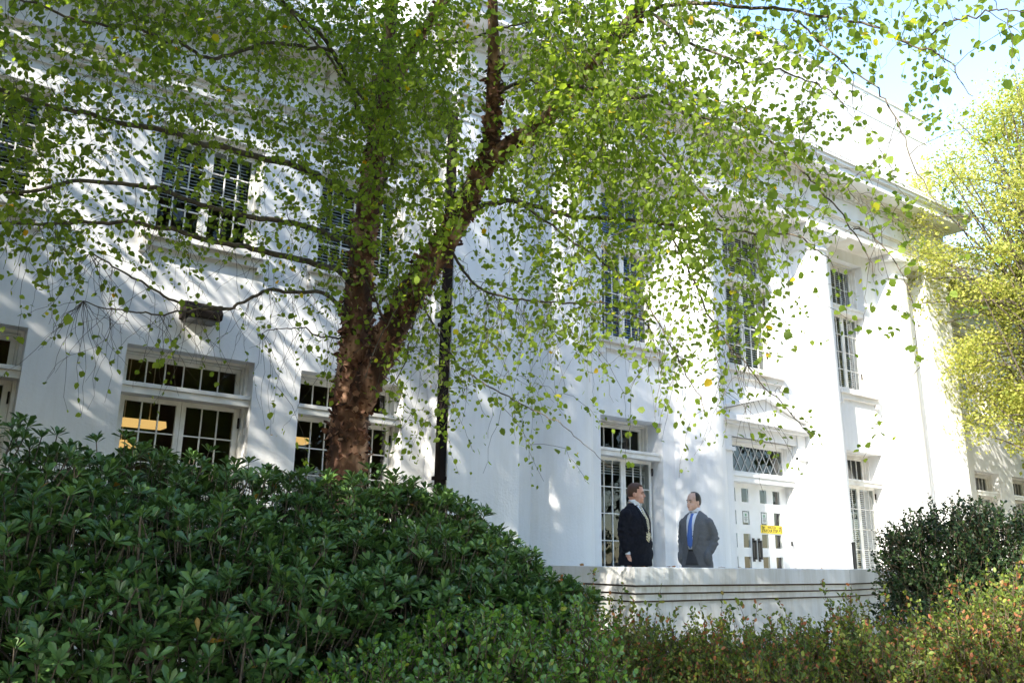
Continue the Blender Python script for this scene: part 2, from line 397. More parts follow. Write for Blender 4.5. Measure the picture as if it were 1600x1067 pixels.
def window(op, yc, yt, zbar, rows, label=None, cols=3, sill=False, bl=None, bot=.0, lat=True, barh=.13, transom=True, hinge=True):
    x0, x1, z0, z1 = op
    m = MB()                       # fixed frame: stepped jamb linings, transom bar
    e = .035
    for s, a, yy in ((0, x0, 0), (1, x1, 0)):
        sg = 1 if s == 0 else -1
        m.box(a, a+sg*e, yt-.12, yt+.06, z0, z1-.001)
        m.box(a+sg*e, a+sg*(e+.02), yt-.05, yt+.06, z0, z1-.03)
    m.box(x0+e, x1-e, yt-.119, yt+.06, z1-e, z1)
    m.box(x0+e+.02, x1-e-.02, yt-.049, yt+.06, z1-e-.02, z1-e-.001)
    a, b = x0+e+.02, x1-e-.02
    if transom: m.box(x0+.001, x1-.001, Y+.05, yt+.05, zbar, zbar+barh*.62); m.box(x0+.002, x1-.002, Y+.03, yt+.05, zbar+barh*.63, zbar+barh)
    else: m.box(x0+.001, x1-.001, yt-.03, yt+.05, zbar, z1-.002)
    if bot: m.box(x0+.002, x1-.002, Y+.04, yc+.12, z0, z0+bot)
    W = m.build('window', M['frame'], B, w=True, bevel=.004)
    if label: W['label'] = label
    # casement leaves
    m = MB(); c = (a+b)/2; zb, zt = z0+bot, zbar
    for p, q in ((a, c-.002), (c+.002, b)):
        m = MB()
        rect_frame(m, p, q, zb, zt, .055, yc, yc+.045, .12)
        muntins(m, p+.055, q-.055, zb+.12, zt-.055, cols, rows, yc+.02)
        m.build('casement', M['frame'], W, w=True, bevel=.002)
    m = MB()
    if transom: rect_frame(m, a, b, zbar+barh, z1-e-.02, .05, yt, yt+.04)
    if lat and transom: muntins(m, a+.05, b-.05, zbar+barh+.05, z1-e-.07, cols*2, 1 if z1-zbar < .9 else 2, yt+.02)
    if transom: m.build('transom_sash', M['frame'], W, w=True, bevel=.002)
    g = MB()
    g.add([(a+.03,yc+.022,zb+.1),(b-.03,yc+.022,zb+.1),(b-.03,yc+.022,zt-.03),(a+.03,yc+.022,zt-.03)], [(0,1,2,3)])
    g.build('glass', M['glass'], W, w=True); g = MB()
    if transom: g.add([(a+.03,yt+.022,zbar+barh+.03),(b-.03,yt+.022,zbar+barh+.03),(b-.03,yt+.022,z1-e-.04),(a+.03,yt+.022,z1-e-.04)], [(0,1,2,3)])
    if transom: g.build('transom_glass', M['glass'], W, w=True)
    if hinge:
        for z in (zb+.35, zt-.25): MB().box(b-.004, b+.012, yc-.03, yc, z, z+.13).build('hinge', M['fixture'], W, w=True)
    if bl:
        for z0b, z1b, mt in bl: blind(a+.05, b-.05, z0b, z1b, yc+.10, mt, W)
    if sill:
        m = MB(); m.box(x0-.10, x1+.10, Y-.13, Y+.03, z0-.10, z0-.002); m.box(x0-.07, x1+.07, Y-.07, Y-.002, z0-.20, z0-.101)
        m.box(x0-.09, x0-.01, Y-.085, Y-.002, z0-.29, z0-.201); m.box(x1+.01, x1+.09, Y-.085, Y-.002, z0-.29, z0-.201)
        m.build('sill', M['trim'], W, w=True, bevel=.005)
    return W
for i, o in enumerate(W1F): window(o, Y+.25, Y+.31, 1.75, 6, bot=.05)
for i, o in enumerate(W2F):
    window(o, Y+.16, Y+.16, 5.05, 4, sill=True, barh=.05, bl=[(4.25 if i == 2 else 3.8, 5.04, M['blind'])], transom=False)
for i, o in enumerate(P1F):
    window(o, Y+.23, Y+.46, 1.70, 5, bot=.14, bl=[(1.42,1.68,M['blind'])] if i == 0 else [(FL+.3,1.68,M['blind'])])
for i, o in enumerate(P2F):
    z = 5.28
    mt = M['skyblind'] if i == 0 else M['blind']
    window(o, Y+.22, Y+.30, z, 4, sill=True, bl=[(3.75,z,mt),(z+.1,6.35,mt)], barh=.15)
for o in R1F: window(o, Y+.25, Y+.31, 1.84, 6, bot=.05, bl=[(0,1.8,M['blind'])])
for o in R2F: window(o, Y+.16, Y+.16, 5.05, 4, sill=True, barh=.05, bl=[(3.8,5.04,M['blind'])], transom=False)

# rooms behind the glass
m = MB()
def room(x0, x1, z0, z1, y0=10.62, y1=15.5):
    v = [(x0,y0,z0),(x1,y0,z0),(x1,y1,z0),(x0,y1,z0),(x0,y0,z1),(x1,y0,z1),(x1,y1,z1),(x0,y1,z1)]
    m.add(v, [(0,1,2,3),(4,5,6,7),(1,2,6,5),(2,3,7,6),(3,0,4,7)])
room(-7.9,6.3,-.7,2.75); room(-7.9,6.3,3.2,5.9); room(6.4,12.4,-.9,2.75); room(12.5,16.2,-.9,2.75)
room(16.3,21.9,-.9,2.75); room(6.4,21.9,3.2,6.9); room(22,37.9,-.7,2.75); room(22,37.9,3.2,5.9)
for op in W1F+W2F+P1F+P2F+R1F+R2F+[DOOR]:  # dark sheets added over the sunlit reveals so the panes stay dark
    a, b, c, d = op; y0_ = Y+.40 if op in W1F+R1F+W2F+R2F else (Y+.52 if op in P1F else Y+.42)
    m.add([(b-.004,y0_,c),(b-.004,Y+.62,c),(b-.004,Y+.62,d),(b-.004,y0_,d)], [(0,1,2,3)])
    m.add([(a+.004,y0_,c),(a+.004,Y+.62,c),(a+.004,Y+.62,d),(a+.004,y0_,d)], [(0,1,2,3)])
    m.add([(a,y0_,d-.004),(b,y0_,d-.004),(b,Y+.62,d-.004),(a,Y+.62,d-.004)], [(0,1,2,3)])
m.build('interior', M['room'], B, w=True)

# the doorway ------------------------------------------------------------
x0, x1, z0, z1 = DOOR
m = MB(); yd = Y+.20
for a, s in ((x0, 1), (x1, -1)):
    m.box(a, a+s*.05, Y+.05, yd+.1, z0, z1); m.box(a+s*.05, a+s*.085, Y+.12, yd+.1, z0, z1-.05)
m.box(x0+.05, x1-.05, Y+.051, yd+.1, z1-.05, z1)
m.box(x0+.002, x1-.002, Y+.03, yd+.09, 1.50, 1.60); m.box(x0+.001, x1-.001, Y+.01, yd+.09, 1.602, 1.66)
DW = m.build('doorway', M['doorpaint'], B, bevel=.004)
m = MB(); rect_frame(m, x0+.086, x1-.086, 1.661, z1-.051, .07, yd, yd+.05); m.build('transom_frame', M['doorpaint'], DW, bevel=.003)
gx0, gx1, gz0, gz1 = x0+.156, x1-.156, 1.731, z1-.121
MB().add([(gx0,yd+.03,gz0),(gx1,yd+.03,gz0),(gx1,yd+.03,gz1),(gx0,yd+.03,gz1)], [(0,1,2,3)]).build('transom_glass', M['glass'], DW)
m = MB()      # diamond leading
h = gz1-gz0; st = .235; k = -6
def seg(ax, az, bx, bz):
    d = Vector((bx-ax, 0, bz-az)).normalized(); n_ = Vector((-d.z, 0, d.x))*.006
    for dx in (0,): m.prism([(ax+n_.x, az+n_.z), (bx+n_.x, bz+n_.z), (bx-n_.x, bz-n_.z), (ax-n_.x, az-n_.z)], yd+.018, yd+.028)
sl_ = 1.0*h/(st*1.5)
for k in range(-3, 12):
    for sg in (1, -1):
        ax = gx0+k*st; bx = ax+h/1.55*sg
        if sg < 0: ax += 0
        t0, t1 = 0.0, 1.0
        for (lim, side) in ((gx0, 1), (gx1, -1)):
            pass
        def clip(t): return ax+(bx-ax)*t
        if bx != ax:
            ta, tb = (gx0-ax)/(bx-ax), (gx1-ax)/(bx-ax)
            if ta > tb: ta, tb = tb, ta
            t0, t1 = max(0, ta), min(1, tb)
        if t1-t0 > .02: seg(clip(t0), gz0+h*t0, clip(t1), gz0+h*t1)
m.build('leading', M['lead'], DW)
# two leaves with square lights
cx = 14.21
lights = [(13.60,13.81),(14.03-.21+.0,14.03)]
def leaf(xa, xb, cols, name='door_leaf'):
    m = MB(); zr = []; z = 1.40
    ops = []
    for k in range(5):
        for a, b in cols: ops.append((a, b, z-.26, z))
        z -= .43
    ops = [o for o in ops if o[2] > FL+.1]
    wall_with_openings(m, xa, xb, FL+.01, 1.50, ops, yd+.02, yd+.065)
    return m.build(name, M['doorpaint'], DW, bevel=0), ops
for xa_, xb_, cols in ((x0+.086, cx-.002, ((13.39,13.61),(13.80,14.02))), (cx+.002, x1-.086, ((14.39,14.61),(14.82,15.05)))):
    lf, ops = leaf(xa_, xb_, cols)
    for a, b, c, d in ops: MB().add([(a,yd+.030,c),(b,yd+.030,c),(b,yd+.030,d),(a,yd+.030,d)], [(0,1,2,3)]).build('pane', M['glass'], DW)
for hx in (14.095, 14.27):
    m = MB(); m.box(hx-.035, hx+.035, yd+.006, yd+.019, 0.02, .46); m.box(hx-.022, hx+.022, yd-.05, yd-.03, .06, .42)
    m.box(hx-.012, hx+.012, yd-.03, yd+.006, .07, .10); m.box(hx-.012, hx+.012, yd-.03, yd+.006, .38, .41)
    m.build('door_handle', M['handle'], DW, bevel=.004)
MB().box(15.17,15.215,Y+.08,Y+.10,.33,.42).build('door_bell', M['black'], DW)
# surround: flat pilasters, small entablature, pediment
m = MB()
for a, b in ((x1+.02, x1+.30), (x0-.30, x0-.02)):
    m.box(a, b, Y-.07, Y-.001, FL, 2.34); m.box(a-.0, b+.05, Y-.12, Y-.002, 2.05, 2.12)
m.box(x0-.02-.001, x1+.02, Y-.05, Y+.0-.001, 2.341, 2.56); m.box(x1+.021, x1+.30, Y-.075, Y-.001, 2.341, 2.56)
m.box(x0-.30, x0-.022, Y-.075, Y-.001, 2.341, 2.56)
m.box(x0-.36, x1+.36, Y-.16, Y-.001, 2.561, 2.61); m.box(x0-.42, x1+.42, Y-.24, Y-.001, 2.611, 2.72)
m.box(x0-.40, x1+.40, Y-.10, Y-.001, 2.721, 2.78)
pc = (x0+x1)/2
m.prism([(x0-.38,2.78),(x1+.38,2.78),(pc,3.17)], Y-.06, Y-.003)
m.prism([(x0-.44,2.80),(x0-.44,2.87),(pc,3.27),(pc,3.18)], Y-.16, Y-.002)
m.prism([(x1+.44,2.80),(x1+.44,2.87),(pc+.001,3.27),(pc+.001,3.18)], Y-.16, Y-.002)
m.build('door_surround', M['stucco'], B, bevel=.005)

# things on the door
def text_mesh(s, size, mt, name, parent, loc, depth=.0006, sx=1.0):
    cu = bpy.data.curves.new(name, 'FONT'); cu.body = s; cu.size = size; cu.align_x = 'CENTER'; cu.align_y = 'CENTER'; cu.extrude = depth
    cu.space_line = .85; cu.offset = size*.02
    o = bpy.data.objects.new('tmp', cu); COL.objects.link(o)
    dg = bpy.context.evaluated_depsgraph_get(); me = bpy.data.meshes.new_from_object(o.evaluated_get(dg)); me.name = name
    bpy.data.objects.remove(o); bpy.data.curves.remove(cu)
    me.transform(Matrix.Translation(Vector(loc)-OFF.get(parent.name, Vector((0,0,0)))) @ Matrix.Rotation(R(90), 4, 'X') @ Matrix.Diagonal((sx,1,1,1)))
    me.materials.clear(); me.materials.append(mt)
    q = bpy.data.objects.new(name, me); COL.objects.link(q); q.parent = parent; return q
sg = MB().box(14.36,15.06,yd+.008,yd+.018,.565,.72).build('warning_sign', M['yellow'], origin=(14.71,yd+.015,.64))
setp(sg, 'yellow WATCH YOUR STEP sticker across the right leaf of the white double door', 'sign')
text_mesh('WATCH\nYOUR STEP', .078, M['ink'], 'lettering', sg, (14.71, yd+.0075, .645), sx=1.0)
for s in (-1, 1):
    m = MB(); cx_ = 14.71+s*.27
    m.tube([(cx_+s*.05,yd+.006,.70),(cx_+s*.0,yd+.006,.66),(cx_-s*.015,yd+.006,.62),(cx_-s*.05,yd+.006,.60)], .006, 6)
    m.tube([(cx_+s*.05,yd+.006,.66),(cx_+s*.03,yd+.006,.63),(cx_+s*.04,yd+.006,.585)], .006, 6)
    m.tube([(cx_+s*.01,yd+.006,.69),(cx_-s*.04,yd+.006,.675)], .005, 6)
    m.build('slipping_mark', M['ink'], sg)
for i, (a, lab) in enumerate(((13.835,'small printed notice in the left leaf of the white double door'), (14.425,'small printed notice above the yellow sticker on the right door leaf'))):
    n_ = MB().box(a, a+.15, yd+.025, yd+.029, .75, .95).build('door_notice', M['paper'], origin=(a+.075, yd+.032, .75))
    setp(n_, lab, 'notice', 'notices taped inside the door lights')
    t_ = MB(); t_.box(a+.05, a+.10, yd+.022, yd+.0245, .87, .92)
    t_.build('emblem', M['greenink'], n_)
    for z, w_ in ((.845,.10),(.82,.08),(.80,.10),(.78,.06)): MB().box(a+.075-w_/2, a+.075+w_/2, yd+.022, yd+.0245, z, z+.008).build('print_line', M['ink'], n_)

# downspout
ds = empty('downspout', (6.30, 9.50, G), 'dark bronze square downspout running down the white wall behind the birch trunk', 'downspout')
MB().box(6.245,6.352,9.44,9.56,G+.05,6.1).build('pipe', M['bronze'], ds, w=True, bevel=.01)
for z in (-1.0,1.0,3.1,5.0): MB().box(6.23,6.358,9.425,9.60,z,z+.05).build('bracket', M['bronze'], ds, w=True)
MB().prism([(6.22,6.1),(6.355,6.1),(6.355,6.3),(6.12,6.3)], 9.43, 9.62).build('conductor_head', M['bronze'], ds, w=True)
# floodlight on the wall
fl = empty('wall_floodlight', (3.13, 9.99, 2.80), 'dark bronze box floodlight on the white wall above the middle ground floor window', 'floodlight')
m = MB(); m.prism([(9.995,2.91),(9.80,2.87),(9.70,2.76),(9.72,2.68),(9.995,2.67)], 2.84, 3.27, 'x'); m.build('housing', M['fixture'], fl, bevel=.012)
MB().prism([(9.74,2.675),(9.97,2.665),(9.97,2.65),(9.75,2.66)], 2.88, 3.23, 'x').build('lens', mat('lens', (.12,.12,.12), .25), fl)
# office lights hanging in the room
for (a, yy, z, lab) in ((2.05,11.7,1.60,'long yellow office ceiling light seen through the top panes of the middle window'),
                        (1.95,12.6,1.42,'shorter lower yellow ceiling light further inside the middle window'),
                        (4.75,12.2,1.66,'yellow ceiling light seen in the window left of the birch trunk')):
    L0 = empty('ceiling_light', (a+.6, yy, z), lab, 'ceiling light', 'office ceiling lights')
    ln = 1.25 if a != 4.75 else .85
    MB().prism([(yy-.14,z),(yy+.14,z),(yy+.09,z+.09),(yy-.09,z+.09)], a, a+ln, 'x').build('diffuser', M['lamp'], L0)
    for x in (a+.2, a+ln-.2): MB().box(x, x+.012, yy-.006, yy+.006, z+.09, 2.74).build('hanger', M['trim'], L0)

# ------------------------------------------------------------------ terrace
T = empty('terrace', (9.0, 7.5, G), 'raised white terrace with banded parapet in front of the columns', 'terrace')
MB().prism([(6.86,6.5),(10.95,6.5),(15.4,7.42),(24,7.42),(24,9.995),(6.86,9.995)], G, FL, 'z').build('floor', M['concrete'], T)
BANDS = ((0,-.250,-.068),(.035,-.332,-.268),(.065,-.414,-.350),(.095,G,-.432)); JOINTS = ((.060,-.269,-.249),(.09,-.351,-.331),(.12,-.433,-.413))
def lpoly(f): return [(6.75+f,9.6),(6.75+f,6.40+f),(10.93,6.40+f),(10.93,6.74),(7.09,6.74),(7.09,9.6)]
m = MB(); j_ = MB()
for f, a, b in BANDS: m.prism(lpoly(f), a, b, 'z')
for f, a, b in JOINTS: j_.prism(lpoly(f), a, b, 'z')
pp = m.build('parapet', M['concrete'], T, bevel=.004); j_.build('joint', M['dark_joint'], pp)
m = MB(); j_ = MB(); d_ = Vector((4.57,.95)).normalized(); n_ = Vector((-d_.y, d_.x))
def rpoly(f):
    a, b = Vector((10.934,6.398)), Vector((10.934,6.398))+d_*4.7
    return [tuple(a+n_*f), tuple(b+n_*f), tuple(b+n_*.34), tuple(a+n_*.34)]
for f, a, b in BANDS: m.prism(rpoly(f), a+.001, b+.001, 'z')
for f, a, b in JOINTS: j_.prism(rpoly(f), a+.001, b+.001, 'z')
pp = m.build('parapet', M['shaded'], T, bevel=.004); j_.build('joint', M['dark_joint'], pp)
pp['label'] = 'far stretch of the banded parapet with grey shade in its paint'
# handrail post behind the parapet
hp = empty('handrail_post', (12.3, 7.05, FL), 'slim black steel post standing behind the parapet in front of the right hand window', 'post')
MB().tube([(12.30,7.1,FL),(12.30,7.1,.31)], .028, 12).build('post', M['black'], hp)
MB().box(12.21,12.39,7.01,7.19,FL,FL+.015).build('base_plate', M['black'], hp)
MB().lathe(12.30,7.1,[(.032,.31),(.032,.322),(.012,.33)]).build('cap', M['black'], hp)

# ------------------------------------------------------------------ leaves and trees
def unit(v): return v/np.maximum(np.linalg.norm(v, axis=-1, keepdims=True), 1e-9)
LEAF = np.array([(0,0,0),(-.40,.28,.05),(-.33,.66,.06),(0,1,-.04),(.33,.66,.06),(.40,.28,.05)])      # x width, y length, z lift
LEAFQ = np.array([(0,1,2,3),(0,3,4,5)])
OBOV = np.array([(0,0,0),(-.09,.35,.02),(-.185,.76,.045),(0,1,-.03),(.185,.76,.045),(.09,.35,.02)])
ROUND = np.array([(0,0,0),(-.26,.30,.05),(-.26,.70,.06),(0,1,-.03),(.26,.70,.06),(.26,.30,.05)])
SPEAR = np.array([(0,0,0),(-.16,.30,.03),(-.15,.68,.04),(0,1,-.02),(.15,.68,.04),(.16,.30,.03)])
DIA = np.array([(0,0,0),(-.32,.5,.05),(0,1,0),(.32,.5,.05)])
def leaves(P, D, S, shape=LEAF, nrm=None, jit=1.0):
    """one leaf per row: base P, pointing D, size S"""
    n = len(P); D = unit(D)
    nn = rng.normal(size=(n,3)) if nrm is None else nrm+rng.normal(size=(n,3))*.35*jit
    Xa = unit(np.cross(D, nn)); Za = np.cross(Xa, D)
    V = P[:,None,:]+S[:,None,None]*(shape[None,:,0:1]*Xa[:,None,:]+shape[None,:,1:2]*D[:,None,:]+shape[None,:,2:3]*Za[:,None,:])
    k = len(shape); q = LEAFQ if k == 6 else np.array([(0,1,2,3)])
    Q = (np.arange(n)*k)[:,None,None]+q[None]
    return V.reshape(-1,3), Q.reshape(-1,4), np.repeat(rng.random(n), k)

class Tubes:                       # many thin tubes in one quick mesh
    def __init__(s): s.V = []; s.Q = []; s.n = 0
    def add(s, P, rad, k=4):
        P = np.asarray(P, float); m = len(P); rad = np.broadcast_to(rad, (m,))
        T = np.gradient(P, axis=0); T = unit(T); ref = np.array([.21,.33,.92]) if abs(T[0] @ np.array([.21,.33,.92])) < .93 else np.array([.9,.2,.1])
        A = unit(np.cross(T, ref)); Bv = np.cross(T, A); th = np.arange(k)*2*np.pi/k
        V = P[:,None]+rad[:,None,None]*(np.cos(th)[None,:,None]*A[:,None]+np.sin(th)[None,:,None]*Bv[:,None])
        s.V.append(V.reshape(-1,3)); i = np.arange(m-1)[:,None]*k; j = np.arange(k)[None]
        q = np.stack([i+j, i+(j+1)%k, i+k+(j+1)%k, i+k+j], -1).reshape(-1,4)+s.n
        s.Q.append(q); s.n += m*k
    def build(s, name, mt, parent):
        return npmesh(name, np.concatenate(s.V), np.concatenate(s.Q), mt, parent, smooth=True)

def smooth_path(pts, n):
    pts = np.asarray(pts, float); t = np.linspace(0, len(pts)-1, n); out = []
    for u in t:
        i = min(int(u), len(pts)-2); f = u-i
        p0, p1, p2, p3 = pts[max(i-1,0)], pts[i], pts[i+1], pts[min(i+2,len(pts)-1)]
        out.append(.5*((2*p1)+(-p0+p2)*f+(2*p0-5*p1+4*p2-p3)*f*f+(-p0+3*p1-3*p2+p3)*f**3))
    return np.array(out)

# ---- the river birch: limbs as they stand in front of the wall
BT = empty('river_birch', (3.72, 7.45, G), 'tall river birch with peeling reddish bark and forked trunk in front of the white wall', 'tree')
def P3(l): return np.array([at_r(*p) for p in l])
base = np.array([3.74,7.45,G])
tr1 = np.vstack([base, base+[.0,.0,.9], P3([(541,735,8.45),(545,660,8.5),(552,590,8.55),(556,520,8.6),(562,440,8.7),(572,350,8.8),(582,270,8.9),(592,190,9.0),(603,100,9.1),(612,0,9.2),(620,-200,9.6),(640,-500,10.2)])])
tr2 = P3([(556,640,8.45),(585,575,8.35),(612,515,8.25),(648,448,8.15),(690,385,8.05),(728,318,8.0),(760,250,7.95),(768,190,7.95),(772,110,8.0),(770,20,8.1),(768,-150,8.3),(775,-420,8.8)])
tr3 = P3([(752,265,7.95),(800,225,7.8),(850,188,7.6),(900,130,7.5),(945,75,7.4),(1000,10,7.4),(1060,-120,7.5),(1120,-300,7.8)])
tr4 = P3([(590,190,9.0),(620,120,8.8),(655,60,8.7),(700,-20,8.6),(760,-200,8.7)])
def trunk_tube(path, r0, r1, n, k=28, amp=.14, seed=0, rl=None):
    P = smooth_path(path, n); t = np.linspace(0,1,n); rad = r0+(r1-r0)*t if rl is None else np.interp(t, *rl)
    T = unit(np.gradient(P, axis=0)); A = unit(np.cross(T, [.3,.9,.1])); Bv = np.cross(T, A); th = np.arange(k)*2*np.pi/k
    V = np.zeros((n,k,3))
    for i in range(n):
        for j in range(k):
            d = A[i]*math.cos(th[j])+Bv[i]*math.sin(th[j]); q = P[i]+d*rad[i]
            nz = noise.noise(Vector((q[0]*7+seed, q[1]*7, q[2]*3.0)))+.6*noise.noise(Vector((q[0]*22, q[1]*22+seed, q[2]*9)))+.35*noise.noise(Vector((q[0]*50, q[1]*50, q[2]*22)))
            V[i,j] = P[i]+d*rad[i]*(1+amp*nz)
    i = np.arange(n-1)[:,None]*k; j = np.arange(k)[None]
    Q = np.stack([i+j, i+(j+1)%k, i+k+(j+1)%k, i+k+j], -1).reshape(-1,4)
    return V.reshape(-1,3), Q, P, rad
TV, TQ, tn = [], [], 0; skel = []; flakeP, flakeN, flakeR = [], [], []
for path, r0, r1, n, rl in ((tr1,.30,.05,260,([0,.1,.2,.36,.5,.7,1],[.28,.205,.185,.16,.125,.09,.04])), (tr2,.15,.03,190,([0,.2,.45,.55,1],[.145,.140,.115,.080,.025])), (tr3,.09,.03,110,None), (tr4,.08,.03,80,None)):
    V, Q, P, rad = trunk_tube(path, r0, r1, n, rl=rl, k=28 if r0 > .1 else 16)
    TV.append(V); TQ.append(Q+tn); tn += len(V)
    for p, r_ in zip(P[::4], rad[::4]): skel.append((p, r_))
    vv = V.reshape(n, -1, 3); cnt = int((2600 if r0 > .2 else 1500 if r0 > .1 else 250))
    ii = (rng.random(cnt)*(n*.75)).astype(int); jj = rng.integers(0, vv.shape[1], cnt)
    flakeP.append(vv[ii,jj]); flakeN.append(unit(vv[ii,jj]-P[ii])); flakeR.append(rad[ii])
npmesh('trunk', np.concatenate(TV), np.concatenate(TQ), M['bark'], BT, smooth=True)
fp, fn = np.concatenate(flakeP), np.concatenate(flakeN)
nf = len(fp); fd = unit(fn*rng.uniform(.15,.75,(nf,1))+rng.normal(size=(nf,3))*.35+np.array([0,0,1])*rng.choice([-1,1],(nf,1))*.8)
fs = rng.uniform(.016,.065,nf)*rng.uniform(.6,1.3,nf)
V, Q, rn = leaves(fp-fn*.004, fd, fs, shape=np.array([(-.3,0,0),(-.42,.5,.12),(-.22,1,.3),(.22,.95,.34),(.42,.5,.1),(.3,0,0)]), nrm=fn, jit=.6)
npmesh('peeling_bark', V, Q, M['flake'], BT, rnd=rn)

# limbs: (photo guide with distance, radius at the start and at the tip)
LIMBS = [
 ([(585,320,8.85),(540,290,8.6),(500,265,8.3),(430,240,8.0),(340,220,7.6),(270,198,7.3),(200,185,7.0),(110,160,6.8),(-20,125,6.6),(-180,70,6.4)],.045,.012),
 ([(565,400,8.75),(530,372,8.5),(490,352,8.2),(420,336,7.9),(330,315,7.6),(230,290,7.2),(120,287,6.9),(0,305,6.7),(-160,330,6.5)],.040,.010),
 ([(558,450,8.7),(530,425,8.4),(470,402,8.0),(400,385,7.7),(320,368,7.4),(240,350,7.2),(150,348,7.0),(40,352,6.8),(-120,345,6.6)],.042,.010),
 ([(548,500,8.6),(510,465,8.3),(440,460,8.0),(395,468,7.8),(350,483,7.6),(270,465,7.4),(205,435,7.2),(140,396,7.1)],.026,.007),
 ([(350,482,7.6),(300,480,7.4),(240,492,7.2),(190,488,7.1),(130,470,7.0)],.012,.005),
 ([(548,520,8.55),(500,530,8.3),(460,515,8.2),(410,520,8.1)],.014,.004),
 ([(600,250,9.0),(560,170,8.4),(520,80,7.8),(455,10,7.2),(400,-60,6.8),(300,-160,6.4)],.030,.010),
 ([(520,80,7.8),(430,70,7.4),(340,95,7.1),(280,62,6.9),(225,38,6.8),(150,30,6.7),(60,0,6.6),(-60,-60,6.5)],.020,.008),
 ([(596,300,8.9),(615,235,8.3),(590,180,7.9),(545,120,7.5),(480,50,7.2),(420,-10,7.0)],.024,.008),
 ([(727,330,8.0),(760,312,7.8),(800,307,7.6),(870,322,7.4),(960,332,7.2),(1050,338,7.0),(1130,345,6.8),(1200,352,6.7),(1260,372,6.6),(1310,420,6.5)],.034,.003),
 ([(776,150,8.0),(800,130,7.8),(840,125,7.5),(900,160,7.3),(980,180,7.1),(1040,225,7.0),(1090,290,6.9),(1130,340,6.8)],.024,.007),
 ([(900,130,7.5),(960,140,7.2),(1020,150,7.0),(1080,178,6.8),(1150,195,6.6),(1210,225,6.4),(1270,280,6.3),(1330,360,6.2),(1370,430,6.1)],.022,.003),
 ([(945,75,7.4),(1010,30,7.1),(1080,5,6.8),(1160,15,6.5),(1240,28,6.2),(1330,42,5.8),(1410,68,5.5),(1470,100,5.3),(1520,150,5.2)],.022,.0025),
 ([(1000,10,7.4),(1080,60,7.1),(1150,80,6.9),(1220,100,6.7),(1280,130,6.5),(1330,180,6.4)],.016,.0025),
 ([(700,380,8.05),(740,440,7.7),(790,470,7.4),(860,478,7.2),(940,478,7.0),(1010,500,6.8)],.018,.005),
 ([(650,450,8.1),(690,540,7.7),(740,585,7.4),(800,615,7.2),(860,650,7.0),(910,690,6.9),(960,740,6.8)],.012,.0018),
 ([(1010,330,7.1),(1060,400,6.9),(1110,500,6.7),(1160,560,6.6),(1210,610,6.5),(1260,680,6.45),(1310,725,6.4)],.012,.0018),
 ([(800,307,7.6),(880,360,7.2),(950,410,7.0),(1010,470,6.8),(1060,560,6.7),(1100,640,6.6)],.014,.004),
 ([(690,385,8.05),(660,470,7.6),(640,540,7.3),(620,600,7.2)],.014,.005),
 ([(575,500,8.5),(600,470,8.0),(640,455,7.6),(600,520,7.3),(570,590,7.0)],.014,.004),
 ([(612,515,8.25),(590,470,7.9),(560,420,7.6),(520,400,7.4)],.016,.005),
 ([(1240,28,6.2),(1300,90,5.6),(1380,170,5.2),(1430,260,5.0),(1480,330,4.9)],.008,.002),
 ([(1410,68,5.5),(1480,40,5.0),(1550,20,4.7),(1640,10,4.5)],.007,.003),
 ([(1330,360,6.2),(1380,380,5.9),(1430,470,5.7),(1450,560,5.6)],.007,.0018),
 ([(655,60,8.7),(720,60,8.2),(800,40,7.8),(880,20,7.5)],.02,.006),
 ([(768,-150,8.3),(900,-160,7.6),(1050,-150,7.0),(1200,-120,6.4),(1350,-90,5.9),(1500,-60,5.4)],.03,.008),
 ([(620,-200,9.6),(480,-220,8.8),(300,-220,8.0),(100,-200,7.2)],.03,.008),
 ([(768,-350,8.6),(950,-380,7.8),(1150,-380,7.0),(1350,-330,6.4)],.03,.008),
 ([(625,-350,9.9),(450,-420,9.0),(250,-460,8.2)],.03,.008),
]
tb = Tubes()
for g, ra, rb in LIMBS:
    P = smooth_path(P3(g), 8*len(g)); n = len(P)
    w = np.cumsum(rng.normal(size=(n,3))*.008, axis=0); w -= np.linspace(0,1,n)[:,None]*w[-1]
    P = P+w; rad = np.linspace(ra*.82, rb*.8, n)
    tb.add(P, rad, 8)
    for p, r_ in zip(P, rad): skel.append((p, r_))
# how thickly the crown is leafed, seen from the lawn (columns and rows of 100 x 50 photo pixels)
DEN = [[3.5,6.5,7,7.5,8.3,8.5,8.5,8.3,8.3,9,7,6.8,6,5,4,1.2],[4.5,5,5.5,7,8,8.3,8.3,8.3,9,9,7.8,6.8,4.2,1.8,2.6,.6],[5.5,5,4.5,5.5,7,8,8,8,9,8,7,5,3.6,.8,2,1.0],
 [7,5,5.5,6.5,6.5,8,8,8,8,9,8,7,5,1.0,1.8,1.0],[6.5,5.5,3.6,4,5.5,7.5,8,7,8,9,8,7,4.5,1.7,.7,.5],[5.5,4.5,3.2,4,4.2,7.5,8,6.5,7,8,8,7,5.5,2.6,.5,.2],
 [5.5,5.5,4.2,3.8,4,6.5,7,4,6,7,8,7,5,1.8,.3,0],[3,3,4,4,3,6,7,3,5,6,7,5.5,2.4,1.5,.5,0],[1.6,1.5,1.5,2.4,2,4,8,4,5,6,6.5,5,1.4,1.2,.7,0],
 [.3,.4,.6,.8,1.3,4,7,6,4.5,4.5,4.5,5,1,1,.6,0],[0,.1,.1,.15,.6,3,5,5,3,3,4,5,.7,.3,.5,0],[0,0,0,0,.4,2,4.5,3,2,1.4,1.8,3,.6,.1,.1,0],
 [0,0,0,0,.4,1.2,2.5,1.4,1.4,1,.9,1.8,1,.1,0,0],[0,0,0,0,.1,.4,1.2,.8,.5,.25,.4,.4,.4,.25,0,0],[0]*6+[.2,.1,.1]+[0]*7]
DEN = np.array([r+[r[-1]] for r in DEN])
